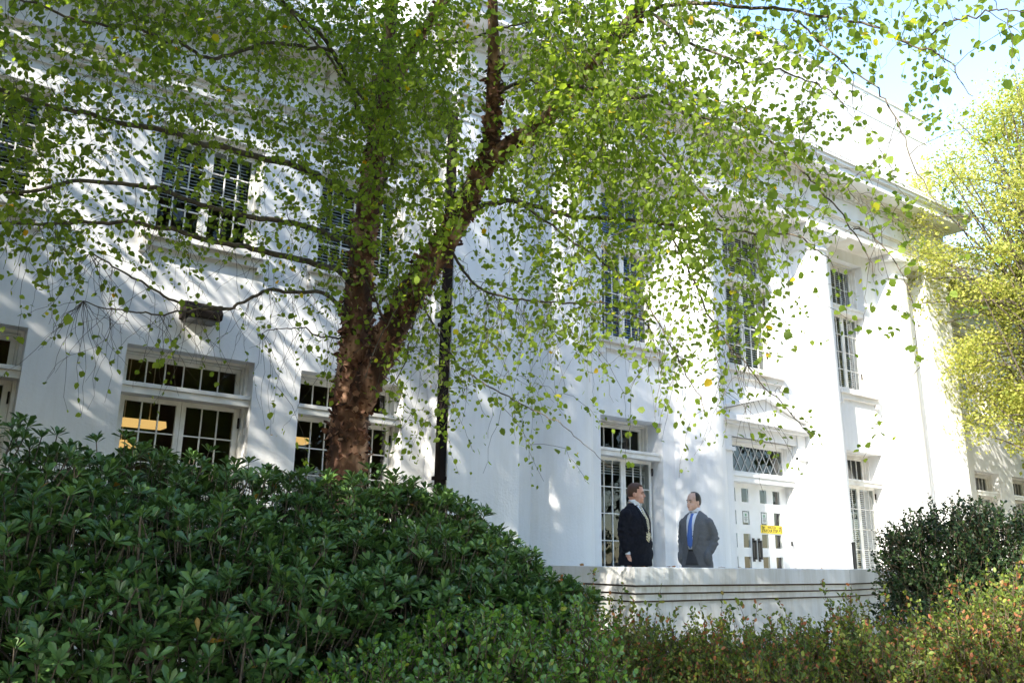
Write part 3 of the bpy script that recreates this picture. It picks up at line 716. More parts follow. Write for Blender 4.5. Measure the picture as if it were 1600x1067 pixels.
def dens(x, y):
    if y < 0: return 6.5 if 60 < x < 1350 else (3 if x < 1600 else 0)
    if x < 0: return 5.0 if y < 400 else .3
    if x >= 1600 or y >= 750: return 0
    return DEN[int(y//50), int(x//100)]
tg = []
def near_r(x, y):       # the crown comes towards the viewer at both ends
    c = 8.3-1.3*abs(x-560)/560 if x < 560 else 8.3-2.2*(x-560)/900
    return c
for iy in range(-10, 15):
    for ix in range(-2, 17):
        x0, y0 = ix*100, iy*50; d = dens(x0+50, y0+25)*((.95 if iy < 4 else .76) if ix < 5 and iy >= 0 else 1)
        if d <= 0: continue
        cov = min(d/9.5, .94)
        nleaf = -math.log(1-cov)*5000/20.
        if y0 < 0 or x0 < 0: nleaf *= .8
        nleaf *= (near_r(x0+50, y0+25)/7.6)**2
        nt_ = nleaf/14.*1.62; k = int(nt_)+(rng.random() < nt_-int(nt_))
        for _ in range(k):
            x, y = x0+rng.random()*100, y0+rng.random()*50
            r = near_r(x, y)+rng.uniform(-1.3, .8)
            p = at_r(x, y, r)
            if p[1] > 9.5: p = p*9.5/p[1]
            nz_ = noise.noise(Vector((p[0]*1.5, p[1]*1.5, p[2]*2.1)))+.5*noise.noise(Vector((p[0]*3.4+7, p[1]*3.4, p[2]*4.5)))
            if rng.random() > .5+2.2*(nz_+.12): continue
            if abs(x-768) < 34 and -30 < y < 215 and rng.random() < .88: continue
            if abs(x-(556 if y > 420 else 575)) < 42 and 280 < y < 660 and rng.random() < .72: continue
            if 600 < x < 760 and abs(y-(520-(x-600)*1.35)) < 46 and rng.random() < .78: continue
            tg.append(p)
tg = np.array(tg); SK = np.array([s_[0] for s_ in skel]); SR = np.array([s_[1] for s_ in skel])
used = np.zeros(len(tg), bool); dmin = np.full(len(tg), 1e9); imin = np.zeros(len(tg), int)
for a in range(0, len(tg), 400):
    D = np.linalg.norm(tg[a:a+400,None]-SK[None], axis=2); imin[a:a+400] = D.argmin(1); dmin[a:a+400] = D.min(1)
LP, LD, LN = [], [], []; order = 0
SKl = [SK]; cnt = len(SK); SRl = list(SR)
while not used.all():
    i = int(np.where(used, 1e9, dmin).argmin()); used[i] = True
    p1 = tg[i]; allsk_i = imin[i]
    SKA = SKl[0]; p0 = SKA[allsk_i]; L_ = np.linalg.norm(p1-p0)
    ns = max(5, int(L_/.10)); t = np.linspace(0, 1, ns)[:,None]
    mid = (p0+p1)/2+np.array([0,0,.14*L_])+rng.normal(size=3)*.06*L_
    end = p1+np.array([0,0,-.05])
    P = (1-t)**2*p0+2*t*(1-t)*mid+t*t*end
    P[1:] += np.cumsum(rng.normal(size=(ns-1,3))*.010, axis=0)
    r0 = min(SRl[allsk_i]*.7, .0035+.004*L_); rad = np.linspace(max(r0,.0024), .0017, ns)
    tb.add(P, rad, 3 if r0 < .006 else 5)
    nd = P[1:]; SKl[0] = np.vstack([SKA, nd]); SRl += list(rad[1:])
    un = np.where(~used)[0]
    if len(un):
        D = np.linalg.norm(tg[un][:,None]-nd[None], axis=2); m_ = D.min(1); better = m_ < dmin[un]
        dmin[un[better]] = m_[better]; imin[un[better]] = cnt+D.argmin(1)[better]
    cnt += len(nd)
    # leaves along the outer part of the twig, and a hanging side spray
    tip = P[-1]; dirv = unit(P[-1]-P[-3]); 
    nl = int(rng.integers(11, 18)); sub = P[-1]+(np.cumsum(np.vstack([np.zeros(3), dirv*.035+np.array([0,0,-.03])+rng.normal(size=(5,3))*.012]), axis=0))
    tb.add(sub, .0014, 3)
    pool = np.vstack([P[max(1,len(P)-6):], sub, sub+rng.normal(size=(6,3))*.035, sub+rng.normal(size=(6,3))*.06])
    q = pool[rng.integers(0, len(pool), nl)]+rng.normal(size=(nl,3))*.022
    LP.append(q); LD.append(dirv*.5+rng.normal(size=(nl,3))*.7+np.array([0,0,-.55]))
# bare hanging twigs below the leafy part
for _ in range(330):
    x = rng.uniform(20, 1250); y = rng.uniform(360, 560); 
    d2 = np.linalg.norm(SK-at_r(x, y, near_r(x, y)), axis=1); a = SK[d2.argmin()]
    n = 8; st_ = np.array([rng.normal()*.5, rng.normal()*.3, -1.0]); st_ = unit(st_)*rng.uniform(.3,1.0)/n
    P = a+np.vstack([np.zeros(3), np.cumsum(st_+rng.normal(size=(n-1,3))*.02, axis=0)]); tb.add(P, np.linspace(.0024,.0011,n), 3)
    if rng.random() < .6:
        k = int(rng.integers(1,5)); LP.append(P[rng.integers(3, n, k)]); LD.append(rng.normal(size=(k,3))*.6+np.array([0,0,-.8]))
tb.build('branches', M['twig'], BT)
LP, LD = np.concatenate(LP), np.concatenate(LD)
px_, _ = proj(LP); keep_ = ~((px_[:,1] > 735) & (px_[:,0] > 940) & (px_[:,0] < 1240)); LP, LD = LP[keep_], LD[keep_]      # no low twigs over the entrance
LS = np.clip(rng.lognormal(math.log(.0405), .28, len(LP)), .018, .075)
Nn = rng.normal(size=LP.shape)*.7+np.array([0,-.3,1.0])
V, Q, rn = leaves(LP, LD, LS, nrm=Nn, jit=1.2)
setp(npmesh('foliage', V, Q, M['birch'], BT, rnd=rn), kind='stuff')
print('birch twigs', len(tg), 'leaves', len(LP))

# ---- a generic leafy tree: trunk, limbs, clumped crown
def tree(name, loc, H, cr, cz, label, group, mt, nleaf, ls, clumps=60, trunk=.16, shape=DIA, cat='tree', seed=0, flat=1.0, mats='twig'):
    rg = np.random.default_rng(seed)
    t = empty(name, loc, label, cat, group); loc = np.array(loc, float)
    tb_ = Tubes(); top = loc+[0,0,H*.75]
    P = smooth_path([loc, loc+[rg.normal()*.1,rg.normal()*.1,H*.3], loc+[rg.normal()*.25,rg.normal()*.25,H*.55], top], 20)
    tb_.add(P, np.linspace(trunk, trunk*.25, 20), 10)
    cs = []
    for k in range(clumps):
        v = unit(rg.normal(size=3)); rr = rg.random()**.45
        c = loc+np.array([0,0,cz])+v*rr*np.array([cr, cr, (H-cz)*flat])
        if c[2] < loc[2]+H*.12: c[2] = loc[2]+H*.12+rg.random()
        cs.append(c); a = P[min(19, int(4+15*rg.random()))]
        if a[2] > c[2]: a = P[max(3, int(19*(c[2]-loc[2])/(H*.85)))-0] if int(19*(c[2]-loc[2])/(H*.85)) < 20 else a
        tb_.add(smooth_path([a, (a+c)/2+[0,0,.25], c], 7), np.linspace(trunk*.25, .012, 7), 5)
    tb_.build('trunk', M[mats], t)
    cs = np.array(cs); n = nleaf; ci = rg.integers(0, clumps, n); sz = rg.uniform(.45, 1.0, clumps)*cr*.36
    P = cs[ci]+unit(rg.normal(size=(n,3)))*(rg.random((n,1))**.55)*sz[ci][:,None]*np.array([1,1,.62])
    V, Q, rn = leaves(P, rg.normal(size=(n,3))+[0,0,-.3], rg.uniform(.7,1.3,n)*ls, shape=shape, nrm=rg.normal(size=(n,3))*.7+[0,0,1.0])
    setp(npmesh('crown', V, Q, M[mt], t, rnd=rn), kind='stuff')
    return t
def copy_tree(o, loc, label, rz=0):
    c = o.copy(); COL.objects.link(c); c.location = loc; c.rotation_euler = (0,0,rz); c['label'] = label
    for ch in list(o.children):
        d = ch.copy(); COL.objects.link(d); d.parent = c
    return c
# right of the building: pale sunlit trees
tree('pale_tree', (22.1,7.3,G), 14.2, 2.9, 8.8, 'pale yellow green sunlit tree in front of the right hand wing', 'sunlit trees by the right wing', 'yellowtree', 66000, .08, 240, .12, seed=3, flat=.95)
tree('pale_tree', (26.5,7.0,G), 13.0, 3.6, 7.5, 'farther pale green tree at the right edge behind the first', 'sunlit trees by the right wing', 'yellowtree', 24000, .12, 120, .16, seed=5)
# trees left of the picture and behind the photographer, which shade the wall and show in the panes
T0 = tree('shade_tree', (-4.6,8.1,G), 10.2, 3.3, 5.6, 'dense green tree beside the left end of the building', 'shade trees left of the lawn', 'far', 16000, .17, 110, .2, seed=11, flat=1.0)
for k, (x, y, rz) in enumerate(((-9.8,7.2,1.1),(-7.4,3.6,4.0),(-5.4,.9,5.1),(-13.0,-3.0,2.3))):
    copy_tree(T0, (x, y, G), ('dense green tree farther left of the building','green tree left of the birch, nearer the lawn','green tree on the lawn left of the laurel shrubs','green tree far left on the lawn')[k], rz)
tree('tall_tree', (-2.3,4.4,G), 14.5, 3.4, 11.0, 'tall thin crowned tree overhead at the left', 'shade trees left of the lawn', 'far', 12000, .10, 90, .17, seed=12, flat=.9)
tree('tall_tree', (-1.7,6.5,G), 14.2, 3.3, 10.6, 'tall thin crowned tree close to the wall at the left', 'shade trees left of the lawn', 'far', 15000, .10, 100, .17, seed=14, flat=.95)
F0 = tree('lawn_tree', (3,-14,G), 20, 6.5, 11, 'large green tree across the lawn facing the entrance', 'trees across the lawn', 'far', 14000, .40, 130, .35, seed=21)
for k, (x, y, rz, lab) in enumerate(((13,-13,1,'second large green tree across the lawn'),(22,-15,2.2,'green tree across the lawn facing the doorway'),(32,-13,3.3,'green tree across the lawn facing the right wing'),
        (-7,-13,4.2,'large green tree across the lawn at the far left'),(40,-4,5.0,'green tree at the far right of the lawn'),(12,-24,.4,'tree farther back across the lawn'),(27,-20,1.7,'tree farther back facing the right wing'))):
    copy_tree(F0, (x, y, G), lab, rz)

# ---- shrubs
def shrub(name, label, group, blobs, mt, n, ls, lsh, whorl=0, cat='shrub', seed=0, up=.6, stems=40, inner=.75, spray=None, basez=G):
    """blobs: (centre, radii); leaves sit in whorls or along shoots on the outer shell of the blobs"""
    rg = np.random.default_rng(seed); bl = np.array([list(c)+list(r) for c, r in blobs], float)
    cen = bl[:,:3].mean(0); t = empty(name, (cen[0], cen[1], basez), label, cat, group)
    wgt = (bl[:,3]*bl[:,4]+bl[:,4]*bl[:,5]+bl[:,3]*bl[:,5]); wgt /= wgt.sum()
    bi = rg.choice(len(bl), n, p=wgt); v = unit(rg.normal(size=(n,3)))
    rr = 1-(1-inner)*rg.random((n,1))**1.3+rg.normal(size=(n,1))*(.075 if whorl else .035)
    P = bl[bi,:3]+v*bl[bi,3:]*rr
    ok = P[:,2] > basez+.1
    P, v = P[ok], v[ok]; n = len(P)
    tb_ = Tubes()
    for k in range(stems):
        c = P[rg.integers(0,n)]; a = np.array([cen[0]+(c[0]-cen[0])*.55+rg.normal()*.1, cen[1]+(c[1]-cen[1])*.55+rg.normal()*.1, basez])
        tb_.add(smooth_path([a, (a+c)/2+rg.normal(size=3)*.08, c-v[0]*0], 9), np.linspace(.018,.005,9), 4)
    if whorl:
        ax = unit(v*.7+np.array([0,0,up])+rg.normal(size=(n,3))*.25)
        for k in range(0, n): tb_.add(np.array([P[k]-ax[k]*ls*1.6+[0,0,-.01], P[k]]), [.0035,.003], 3)
        u = unit(np.cross(ax, rg.normal(size=(n,3)))); w = np.cross(ax, u)
        PP, DD, SS, NN = [], [], [], []
        for k in range(whorl):
            th = 2*np.pi*k/whorl*1.03+rg.normal(size=(n,1))*.18; inn = (k % 2)*.35
            d = (u*np.cos(th)+w*np.sin(th))*(.95-inn)+ax*(.45+inn)
            PP.append(P-ax*rg.uniform(0,.02,(n,1))); DD.append(d); SS.append(ls*rg.uniform(.75,1.2,n)*(1-.25*(k%2))); NN.append(ax)
        V, Q, rn = leaves(np.concatenate(PP), np.concatenate(DD), np.concatenate(SS), shape=lsh, nrm=np.concatenate(NN), jit=.35)
    else:
        # shoots with leaves along them
        ax = unit(v*.6+np.array([0,0,up])+rg.normal(size=(n,3))*.3); m = spray or 8; ln = ls*m*.38
        PP, DD, NN = [], [], []
        Lr = rg.uniform(.6,1.5,(n,1))*ln
        for k in range(n): tb_.add(np.array([P[k]-ax[k]*.02, P[k]+ax[k]*Lr[k]*.5, P[k]+ax[k]*Lr[k]]), [.0028,.002,.001], 3)
        for k in range(m):
            q = P+ax*Lr*(k+.6)/m; d = unit(np.cross(ax, rg.normal(size=(n,3))))+ax*.7
            PP.append(q); DD.append(d); NN.append(ax)
        PP = np.concatenate(PP)
        V, Q, rn = leaves(PP, np.concatenate(DD), ls*rg.uniform(.6,1.25,len(PP)), shape=lsh, nrm=np.concatenate(NN), jit=1.0)
    tb_.build('stems', M['twig'] if mt == 'pitt' else M['stem'], t)
    setp(npmesh('foliage', V, Q, M[mt], t, rnd=rn), kind='stuff')
    return t
def B_(x, y, r, rad):     # a blob given where it sits in view and how far off
    return (tuple(at_r(x, y, r)), rad)
GR = 'dark laurel shrubs along the wall'
shrub('laurel_shrub', 'dark glossy laurel shrub at the left edge rising above the others', GR,
      [B_(-40,780,5.3,(.65,.5,.42)), B_(-110,900,4.9,(.9,.6,.8)), B_(20,980,4.4,(.6,.5,.6))], 'pitt', 950, .080, OBOV, 10, seed=31, stems=20, up=1.0)
shrub('laurel_shrub', 'broad dark laurel shrub under the middle ground floor window', GR,
      [B_(210,848,5.4,(.75,.6,.55)), B_(380,850,5.5,(.65,.6,.48)), B_(120,900,4.9,(.7,.5,.5)), B_(280,980,4.6,(.8,.6,.6)), B_(100,1080,4.2,(.7,.5,.5)), B_(420,1030,4.5,(.6,.5,.5))], 'pitt', 2700, .080, OBOV, 10, seed=32, stems=30, up=1.0)
shrub('laurel_shrub', 'dark laurel shrub spreading in front of the birch trunk and downspout', GR,
      [B_(560,860,5.7,(.7,.6,.5)), B_(660,858,5.9,(.50,.5,.43)), B_(500,960,5.0,(.6,.5,.5)), B_(640,960,5.2,(.7,.6,.5)), B_(735,912,5.8,(.40,.5,.38))], 'pitt', 2700, .080, OBOV, 10, seed=33, stems=30, up=1.0)
shrub('laurel_shrub', 'right hand end of the laurel hedge drooping towards the terrace parapet', GR,
      [B_(770,925,5.6,(.34,.4,.32)), B_(828,950,5.5,(.25,.35,.20)), B_(750,1005,5.2,(.40,.4,.34)), B_(872,938,5.5,(.22,.3,.12))], 'pitt', 900, .080, OBOV, 10, seed=34, stems=16, up=1.0)
shrub('glossy_shrub', 'brighter green small leaved glossy shrub in the bottom middle foreground', None,
      [B_(730,1120,4.4,(.50,.5,.42)), B_(860,1100,4.5,(.36,.4,.40)), B_(620,1170,4.1,(.5,.4,.35))], 'gloss', 1500, .036, ROUND, 0, seed=35, stems=30, spray=8, up=.9)
GA = 'azaleas in front of the terrace'
AZ = [([(930,1100,5.4,(.40,.4,.42)),(1000,1090,5.6,(.40,.4,.38))], 'thin sprigged azalea left of the parapet corner'),
      ([(1085,1110,5.7,(.42,.4,.40)),(1150,1120,5.5,(.4,.4,.38))], 'azalea with tall thin shoots in front of the parapet centre'),
      ([(1240,1110,5.7,(.45,.45,.42)),(1200,1150,5.2,(.4,.4,.4))], 'yellowish azalea below the parapet bend'),
      ([(1340,1095,5.9,(.45,.45,.45)),(1390,1140,5.4,(.5,.45,.45))], 'bushy azalea with rusty leaves left of the round dark bush'),
      ([(1490,1095,6.0,(.55,.5,.50)),(1580,1120,5.6,(.5,.45,.52))], 'azalea in front of the round dark bush'),
      ([(1640,1085,6.2,(.5,.5,.6))], 'azalea at the right edge of the bed')]
for k, (bl, lab) in enumerate(AZ):
    o_ = shrub('azalea_shrub', lab, GA, [B_(*b) for b in bl], 'azalea', 3000, .027, ROUND, 0, seed=50+k, stems=24, spray=10, up=1.0, inner=.25)
    # tall shoots standing out of the top of the plant
    tb_ = Tubes(); rg = np.random.default_rng(80+k); PP, DD = [], []
    for b in bl:
        c = at_r(*b[:3]); rx, ry, rz = b[3]
        for _ in range(int(26*len(bl)/len(bl))):
            a = rg.random()*6.283; q = rg.random()**.5*.85
            s0 = c+np.array([rx*q*math.cos(a), ry*q*math.sin(a), rz*math.sqrt(1-q*q)*.75]); hgt = rg.uniform(.10,.36)*(1 if rg.random() < .8 else 1.35)
            d = unit(np.array([rg.normal()*.22, rg.normal()*.22, 1.0])); P = s0+np.linspace(0,1,7)[:,None]*d*hgt+np.linspace(0,1,7)[:,None]**2*rg.normal(size=3)*.05
            tb_.add(P, np.linspace(.0028,.0012,7), 3); n_ = int(hgt/.0085)
            t_ = rg.random(n_)**.8; PP.append(s0+t_[:,None]*(P[-1]-s0)+rg.normal(size=(n_,3))*.008); DD.append(rg.normal(size=(n_,3))*.8+d*.9)
    setp(tb_.build('shoots', M['stem'], o_), kind='stuff')
    PP, DD = np.concatenate(PP), np.concatenate(DD)
    V, Q, rn = leaves(PP, DD, .026*rg.uniform(.6,1.3,len(PP)), shape=ROUND, nrm=rg.normal(size=PP.shape)+[0,0,.8])
    setp(npmesh('shoot_leaves', V, Q, M['azalea'], o_, rnd=rn), kind='stuff')
shrub('round_bush', 'round dark green small leaved bush standing before the right end of the terrace', None,
      [B_(1505,885,9.6,(.76,.75,.56)), B_(1462,880,9.6,(.42,.5,.40)), B_(1570,885,9.6,(.5,.6,.48)), B_(1500,980,9.4,(.78,.7,.55))], 'holly', 4200, .038, ROUND, 0, seed=41, stems=60, spray=9, up=.7, inner=.55)
# litter of fallen leaves on the coping
fallen = [(7.0,6.52),(7.35,6.45),(7.62,6.6),(8.3,6.5),(8.55,6.62),(8.62,6.48),(9.9,6.55),(10.4,6.5),(6.86,7.3),(6.95,8.1)]
where = ['at the left corner','just right of the corner','in front of the man in navy','between the two men','below the man in grey','nearest the man in grey','in front of the door','towards the bend','on the left return','far along the left return']
for k, ((x, y), wh) in enumerate(zip(fallen, where)):
    V, Q, rn = leaves(np.array([[x,y,-.064]]), np.array([[rng.normal(),rng.normal(),.1]]), np.array([.06]), nrm=np.array([[0,0,1.0]]))
    V[:,2] = np.maximum(V[:,2], -.0675)
    setp(npmesh('fallen_leaf', V, Q, M['fallen'], rnd=rn, origin=(x,y,-.068)), 'curled brown leaf on the parapet top '+wh, 'leaf', 'fallen leaves on the parapet')

# ------------------------------------------------------------------ the two men (built facing +x, left hand towards +y)
SKIN1 = mat('ruddy_skin', (.52,.235,.17), .5, .4); noisy(SKIN1, (.58,.30,.225), (.66,.39,.30), 22, 4)
SKIN2 = mat('pale_skin', (.60,.36,.27), .5, .4); noisy(SKIN2, (.60,.37,.28), (.70,.47,.37), 22, 4)
NAVY = mat('navy_wool', (.012,.014,.028), .85, .2); noisy(NAVY, (.006,.007,.012), (.012,.013,.020), 30, 5, bump=.2, bscale=200)
GREY = mat('grey_wool', (.085,.088,.095), .8, .2); noisy(GREY, (.115,.12,.13), (.15,.155,.165), 160, 3, bump=.2, bscale=200)
DKGREY = mat('dark_grey_wool', (.06,.062,.07), .8, .2)
SHIRT = mat('white_shirt', (.72,.76,.82), .7, .2)
HAIR1 = mat('brown_hair', (.075,.035,.02), .6); HAIR2 = mat('dark_hair', (.018,.012,.01), .5)
BLUE = mat('blue_tie', (.07,.16,.50), .45, .5); LIP = mat('lip', (.34,.12,.10), .5); EYE = mat('eye', (.03,.02,.02), .3)
LEATHER = mat('black_leather', (.012,.011,.01), .35, .5)
STRIPE = mat('striped_tie', (.5,.5,.5), .5)
def _st():
    m = STRIPE; b = m.node_tree.nodes['Principled BSDF']; tc = N(m, 'ShaderNodeTexCoord'); mp = N(m, 'ShaderNodeMapping')
    mp.inputs['Rotation'].default_value = (R(38), 0, 0); L(m, tc.outputs['Object'], mp.inputs['Vector'])
    wv = N(m, 'ShaderNodeTexWave'); wv.bands_direction = 'Z'; wv.inputs['Scale'].default_value = 14; wv.inputs['Distortion'].default_value = 0
    L(m, mp.outputs[0], wv.inputs['Vector']); r = N(m, 'ShaderNodeValToRGB'); r.color_ramp.interpolation = 'CONSTANT'
    r.color_ramp.elements[0].color = (.02,.02,.05,1); r.color_ramp.elements[1].position = .40; r.color_ramp.elements[1].color = (.78,.70,.45,1)
    L(m, wv.outputs['Fac'], r.inputs[0]); L(m, r.outputs[0], b.inputs['Base Color'])
_st()

def ell_loft(mb, rings, n=20):          # rings: (centre, vector a, vector b)
    vs, fs = [], []
    for c, a, b in rings:
        c, a, b = Vector(c), Vector(a), Vector(b)
        for k in range(n):
            t = 2*math.pi*k/n; vs.append(c+a*math.cos(t)+b*math.sin(t))
    m = len(rings)
    for i in range(m-1):
        for k in range(n):
            j = (k+1) % n; fs.append((i*n+k, i*n+j, (i+1)*n+j, (i+1)*n+k))
    fs += [tuple(range(n-1,-1,-1)), tuple((m-1)*n+k for k in range(n))]
    mb.add(vs, fs)
def limb(mb, pts, rad, n=14):
    P = smooth_path(pts, 3*len(pts)); t = np.linspace(0, len(pts)-1, len(P)); rr = np.interp(t, range(len(pts)), rad)
    rr[0] *= .6; rr[-1] *= .65
    mb.tube([tuple(p) for p in P], list(rr), n)
def ball(mb, c, r, n=10):
    cx, cy, cz = c; rx, ry, rz = r
    ell_loft(mb, [((cx,cy,cz+rz*math.sin(a)), (rx*math.cos(a)+1e-4,0,0), (0,ry*math.cos(a)+1e-4,0)) for a in np.linspace(-1.5,1.5,9)], n)
def remeshed(mb, name, mt, parent, voxel, smooth_it=4, post=None, crease=None):
    o = mb.build(name+'_raw', None, None)
    r_ = o.modifiers.new('r', 'REMESH'); r_.mode = 'VOXEL'; r_.voxel_size = voxel
    s_ = o.modifiers.new('s', 'SMOOTH'); s_.iterations = smooth_it; s_.factor = .5
    dg = bpy.context.evaluated_depsgraph_get(); me = bpy.data.meshes.new_from_object(o.evaluated_get(dg)); me.name = name
    old = o.data; bpy.data.objects.remove(o); bpy.data.meshes.remove(old)
    if post:
        n = len(me.vertices); co = np.zeros(n*3, np.float32); me.vertices.foreach_get('co', co); co = post(co.reshape(-1,3)); me.vertices.foreach_set('co', co.ravel())
    me.update()
    me.materials.clear(); me.materials.append(mt); me.polygons.foreach_set('use_smooth', [True]*len(me.polygons))
    q = bpy.data.objects.new(name, me); COL.objects.link(q); q.parent = parent; return q

HEAD = [(1.778,.0,.0,.012),(1.772,.035,-.04,.036),(1.755,.064,-.068,.058),(1.73,.082,-.086,.070),(1.70,.091,-.096,.076),(1.675,.096,-.099,.078),(1.655,.090,-.098,.077),
        (1.635,.087,-.094,.075),(1.61,.090,-.085,.071),(1.585,.092,-.07,.064),(1.565,.090,-.055,.056),(1.55,.084,-.035,.045),(1.538,.066,-.01,.028)]
def head_rings(s=1.0, dz=0):
    out = []
    for z, f, b, w in HEAD:
        zc = 1.66+(z-1.66)*s+dz
        out.append(((.5*(f+b), 0, zc), (.5*(f-b)*s+.004, 0, 0), (0, w*s, 0)))
    return out
def hand(mb, w, d, palm, th=1):           # w wrist, d down-the-hand direction, palm the way the palm faces; th side of the thumb
    w, d, palm = Vector(w), Vector(d).normalized(), Vector(palm).normalized(); s = d.cross(palm).normalized()*th
    ell_loft(mb, [(w, s*.026, palm*.019), (w+d*.03, s*.034, palm*.017), (w+d*.07, s*.042, palm*.015), (w+d*.095, s*.040, palm*.012)], 12)
    for k, (u, ln) in enumerate(((.030,.072),(.010,.080),(-.010,.075),(-.029,.058))):
        b0 = w+d*.088+s*u
        p1 = b0+d*ln*.42+palm*.006; p2 = p1+d*ln*.32+palm*.016; p3 = p2+d*ln*.2+palm*.018
        mb.tube([tuple(b0-d*.01), tuple(b0), tuple(p1), tuple(p2), tuple(p3)], [.0085,.0092,.0086,.0078,.0058], 8)
    b0 = w+d*.03+s*.028; p1 = b0+d*.03+s*.018+palm*.008; p2 = p1+d*.028+s*.006+palm*.010
    mb.tube([tuple(b0-s*.012), tuple(p1), tuple(p2), tuple(p2+d*.02+palm*.004)], [.012,.0115,.010,.007], 8)

def man(root, kind, skin, hairmat, coat, trous, headturn):
    # body: one continuous surface
    H = MB()
    ell_loft(H, head_rings(), 24)
    ball(H, (.098,0,1.618), (.022,.017,.014)); H.tube([(.088,0,1.66),(.103,0,1.635),(.113,0,1.618)], [.008,.012,.010], 8)
    ball(H, (.080,0,1.548), (.018,.022,.014)); ball(H, (.085,0,1.582), (.014,.026,.010))
    ball(H, (.084,0,1.672), (.014,.052,.009))
    for s in (-1, 1):
        ball(H, (-.004, s*.079, 1.636), (.018,.009,.030)); ball(H, (.07,s*.035,1.60), (.02,.02,.02))
    Hc = Matrix.Translation((.012,0,-.045)) @ Matrix.Translation((-.01,0,1.5)) @ Matrix.Rotation(headturn, 4, 'Z') @ Matrix.Translation((.01,0,-1.5))
    H.v = [tuple(Hc @ Vector(v)) for v in H.v]
    b = MB(); b.v = H.v; b.f = H.f
    fat = 1.10 if kind == 0 else 1.0
    ell_loft(b, [((-.02,0,1.42),(.062*fat,0,.0),(0,.066*fat,0)),((-.012,0,1.50),(.060*fat,0,0),(0,.060*fat,0)),((-.005,0,1.56),(.058*fat,0,0),(0,.056*fat,0)),((0,0,1.60),(.05,0,0),(0,.05,0))], 16)
    ell_loft(b, [((0,0,.86),(.10,0,0),(0,.145,0)),((0,0,1.0),(.10*fat,0,0),(0,.14*fat,0)),((0,0,1.2),(.105*fat,0,0),(0,.15*fat,0)),((0,0,1.36),(.09,0,0),(0,.165,0)),((-.01,0,1.44),(.06,0,0),(0,.12,0))], 18)
    for s in (-1, 1):
        limb(b, [(0,s*.09,.92),(.005,s*.095,.5),(-.01,s*.10,.1),(-.01,s*.10,.06)], [.085,.055,.036,.036])
        ball(b, (.05,s*.10,.04), (.11,.04,.035))
    if kind == 0: arms = {-1: [(0,-.19,1.40),(-.02,-.235,1.14),(.03,-.225,.90)], 1: [(0,.19,1.39),(-.05,.285,1.14),(.06,.235,.97)]}
    else: arms = {-1: [(0,-.175,1.38),(-.06,-.238,1.14),(.03,-.195,.94)], 1: [(0,.175,1.38),(-.06,.238,1.14),(.03,.195,.94)]}
    for s in (-1, 1): limb(b, arms[s], [.048,.038,.026])
    if kind == 0: hand(b, (.032,-.225,.905), (.10,.04,-1), (-.2,1,0), -1); hand(b, (.02,.213,.965), (.2,-.3,-1), (0,-1,0), 1)
    else:
        for s in (-1, 1): hand(b, (.032,s*.20,.955), (.2,-s*.35,-1), (0,-s,0), s)
    body = remeshed(b, 'body', skin, root, .0062, 3)
    # hair
    h = MB(); ell_loft(h, head_rings(1.045, .004), 40)
    keep = []
    for f in h.f:
        if len(f) > 4 and h.v[f[0]][2] < 1.7: continue
        c = sum((Vector(h.v[i]) for i in f), Vector())/len(f)
        if kind == 0: ok = c.z > 1.725+.10*max(c.x-.03,0) or (c.x < .055 and c.z > 1.695) or (c.x < -.005 and c.z > 1.60+.25*max(c.x+.05,0)) or (c.x < .03 and c.z > 1.65)
        else: ok = (c.x < .035-.5*max(0,c.z-1.72)) and (c.z > 1.655) or (c.x < -.01 and c.z > 1.60) or (c.x < .045 and abs(c.y) < .028 and c.z > 1.745)
        if ok: keep.append(f)
    h.f = keep; h.v = [tuple(Hc @ (Vector(v)+Vector((0,0,0)))) for v in h.v]
    ho = h.build('hair', hairmat, root, smooth=True)
    so_ = ho.modifiers.new('thick', 'SOLIDIFY'); so_.thickness = .012; so_.offset = -1
    # face details
    def onhead(build, name, mt):
        m = MB(); build(m); m.v = [tuple(Hc @ Vector(v)) for v in m.v]; return m.build(name, mt, root, smooth=True)
    for s in (-1, 1):
        onhead(lambda m: ball(m, (.083, s*.032, 1.652), (.008,.013,.006)), 'eye', EYE)
        onhead(lambda m: m.tube([(.086,s*.052,1.668),(.096,s*.034,1.675),(.099,s*.016,1.671)], [.003,.005,.004], 6), 'eyebrow', hairmat)
    onhead(lambda m: m.tube([(.086,-.024,1.581),(.099,0,1.583),(.086,.024,1.581)], [.003,.0055,.003], 6), 'mouth', LIP)
    # trousers and shoes
    t = MB()
    ell_loft(t, [((0,0,.80),(.13,0,0),(0,.17,0)),((0,0,.90),(.130,0,0),(0,.168,0)),((0,0,1.02),(.122*fat,0,0),(0,.158*fat,0))], 20)
    for s in (-1, 1): limb(t, [(0,s*.085,.90),(.005,s*.098,.5),(-.015,s*.103,.08),(-.015,s*.103,.05)], [.105,.085,.082,.085], 16)
    remeshed(t, 'trousers', trous, root, .011, 3)
    for s in (-1, 1):
        sh = MB(); ball(sh, (.055,s*.103,.045), (.145,.052,.05), 14); sh.v = [(x,y,max(z,0)) for x,y,z in sh.v]; sh.build('shoe', LEATHER, root, smooth=True)
    # jacket
    j = MB(); w_ = 1.18 if kind == 0 else 1.03; zb = .76
    ell_loft(j, [((-.01,0,zb),(.15*w_,0,0),(0,.215*w_,0)),((-.005,0,.90),(.148*w_,0,0),(0,.205*w_,0)),((0,0,1.05),(.148*w_,0,0),(0,.190*w_,0)),((0,0,1.18),(.150*w_,0,0),(0,.195*w_,0)),
                 ((0,0,1.30),(.140*w_,0,0),(0,.200,0)),((-.005,0,1.38),(.118,0,0),(0,.195,0)),((-.012,0,1.435),(.092,0,0),(0,.160,0)),((-.018,0,1.475),(.068,0,0),(0,.095,0)),((-.02,0,1.495),(.066,0,0),(0,.075,0))], 28)
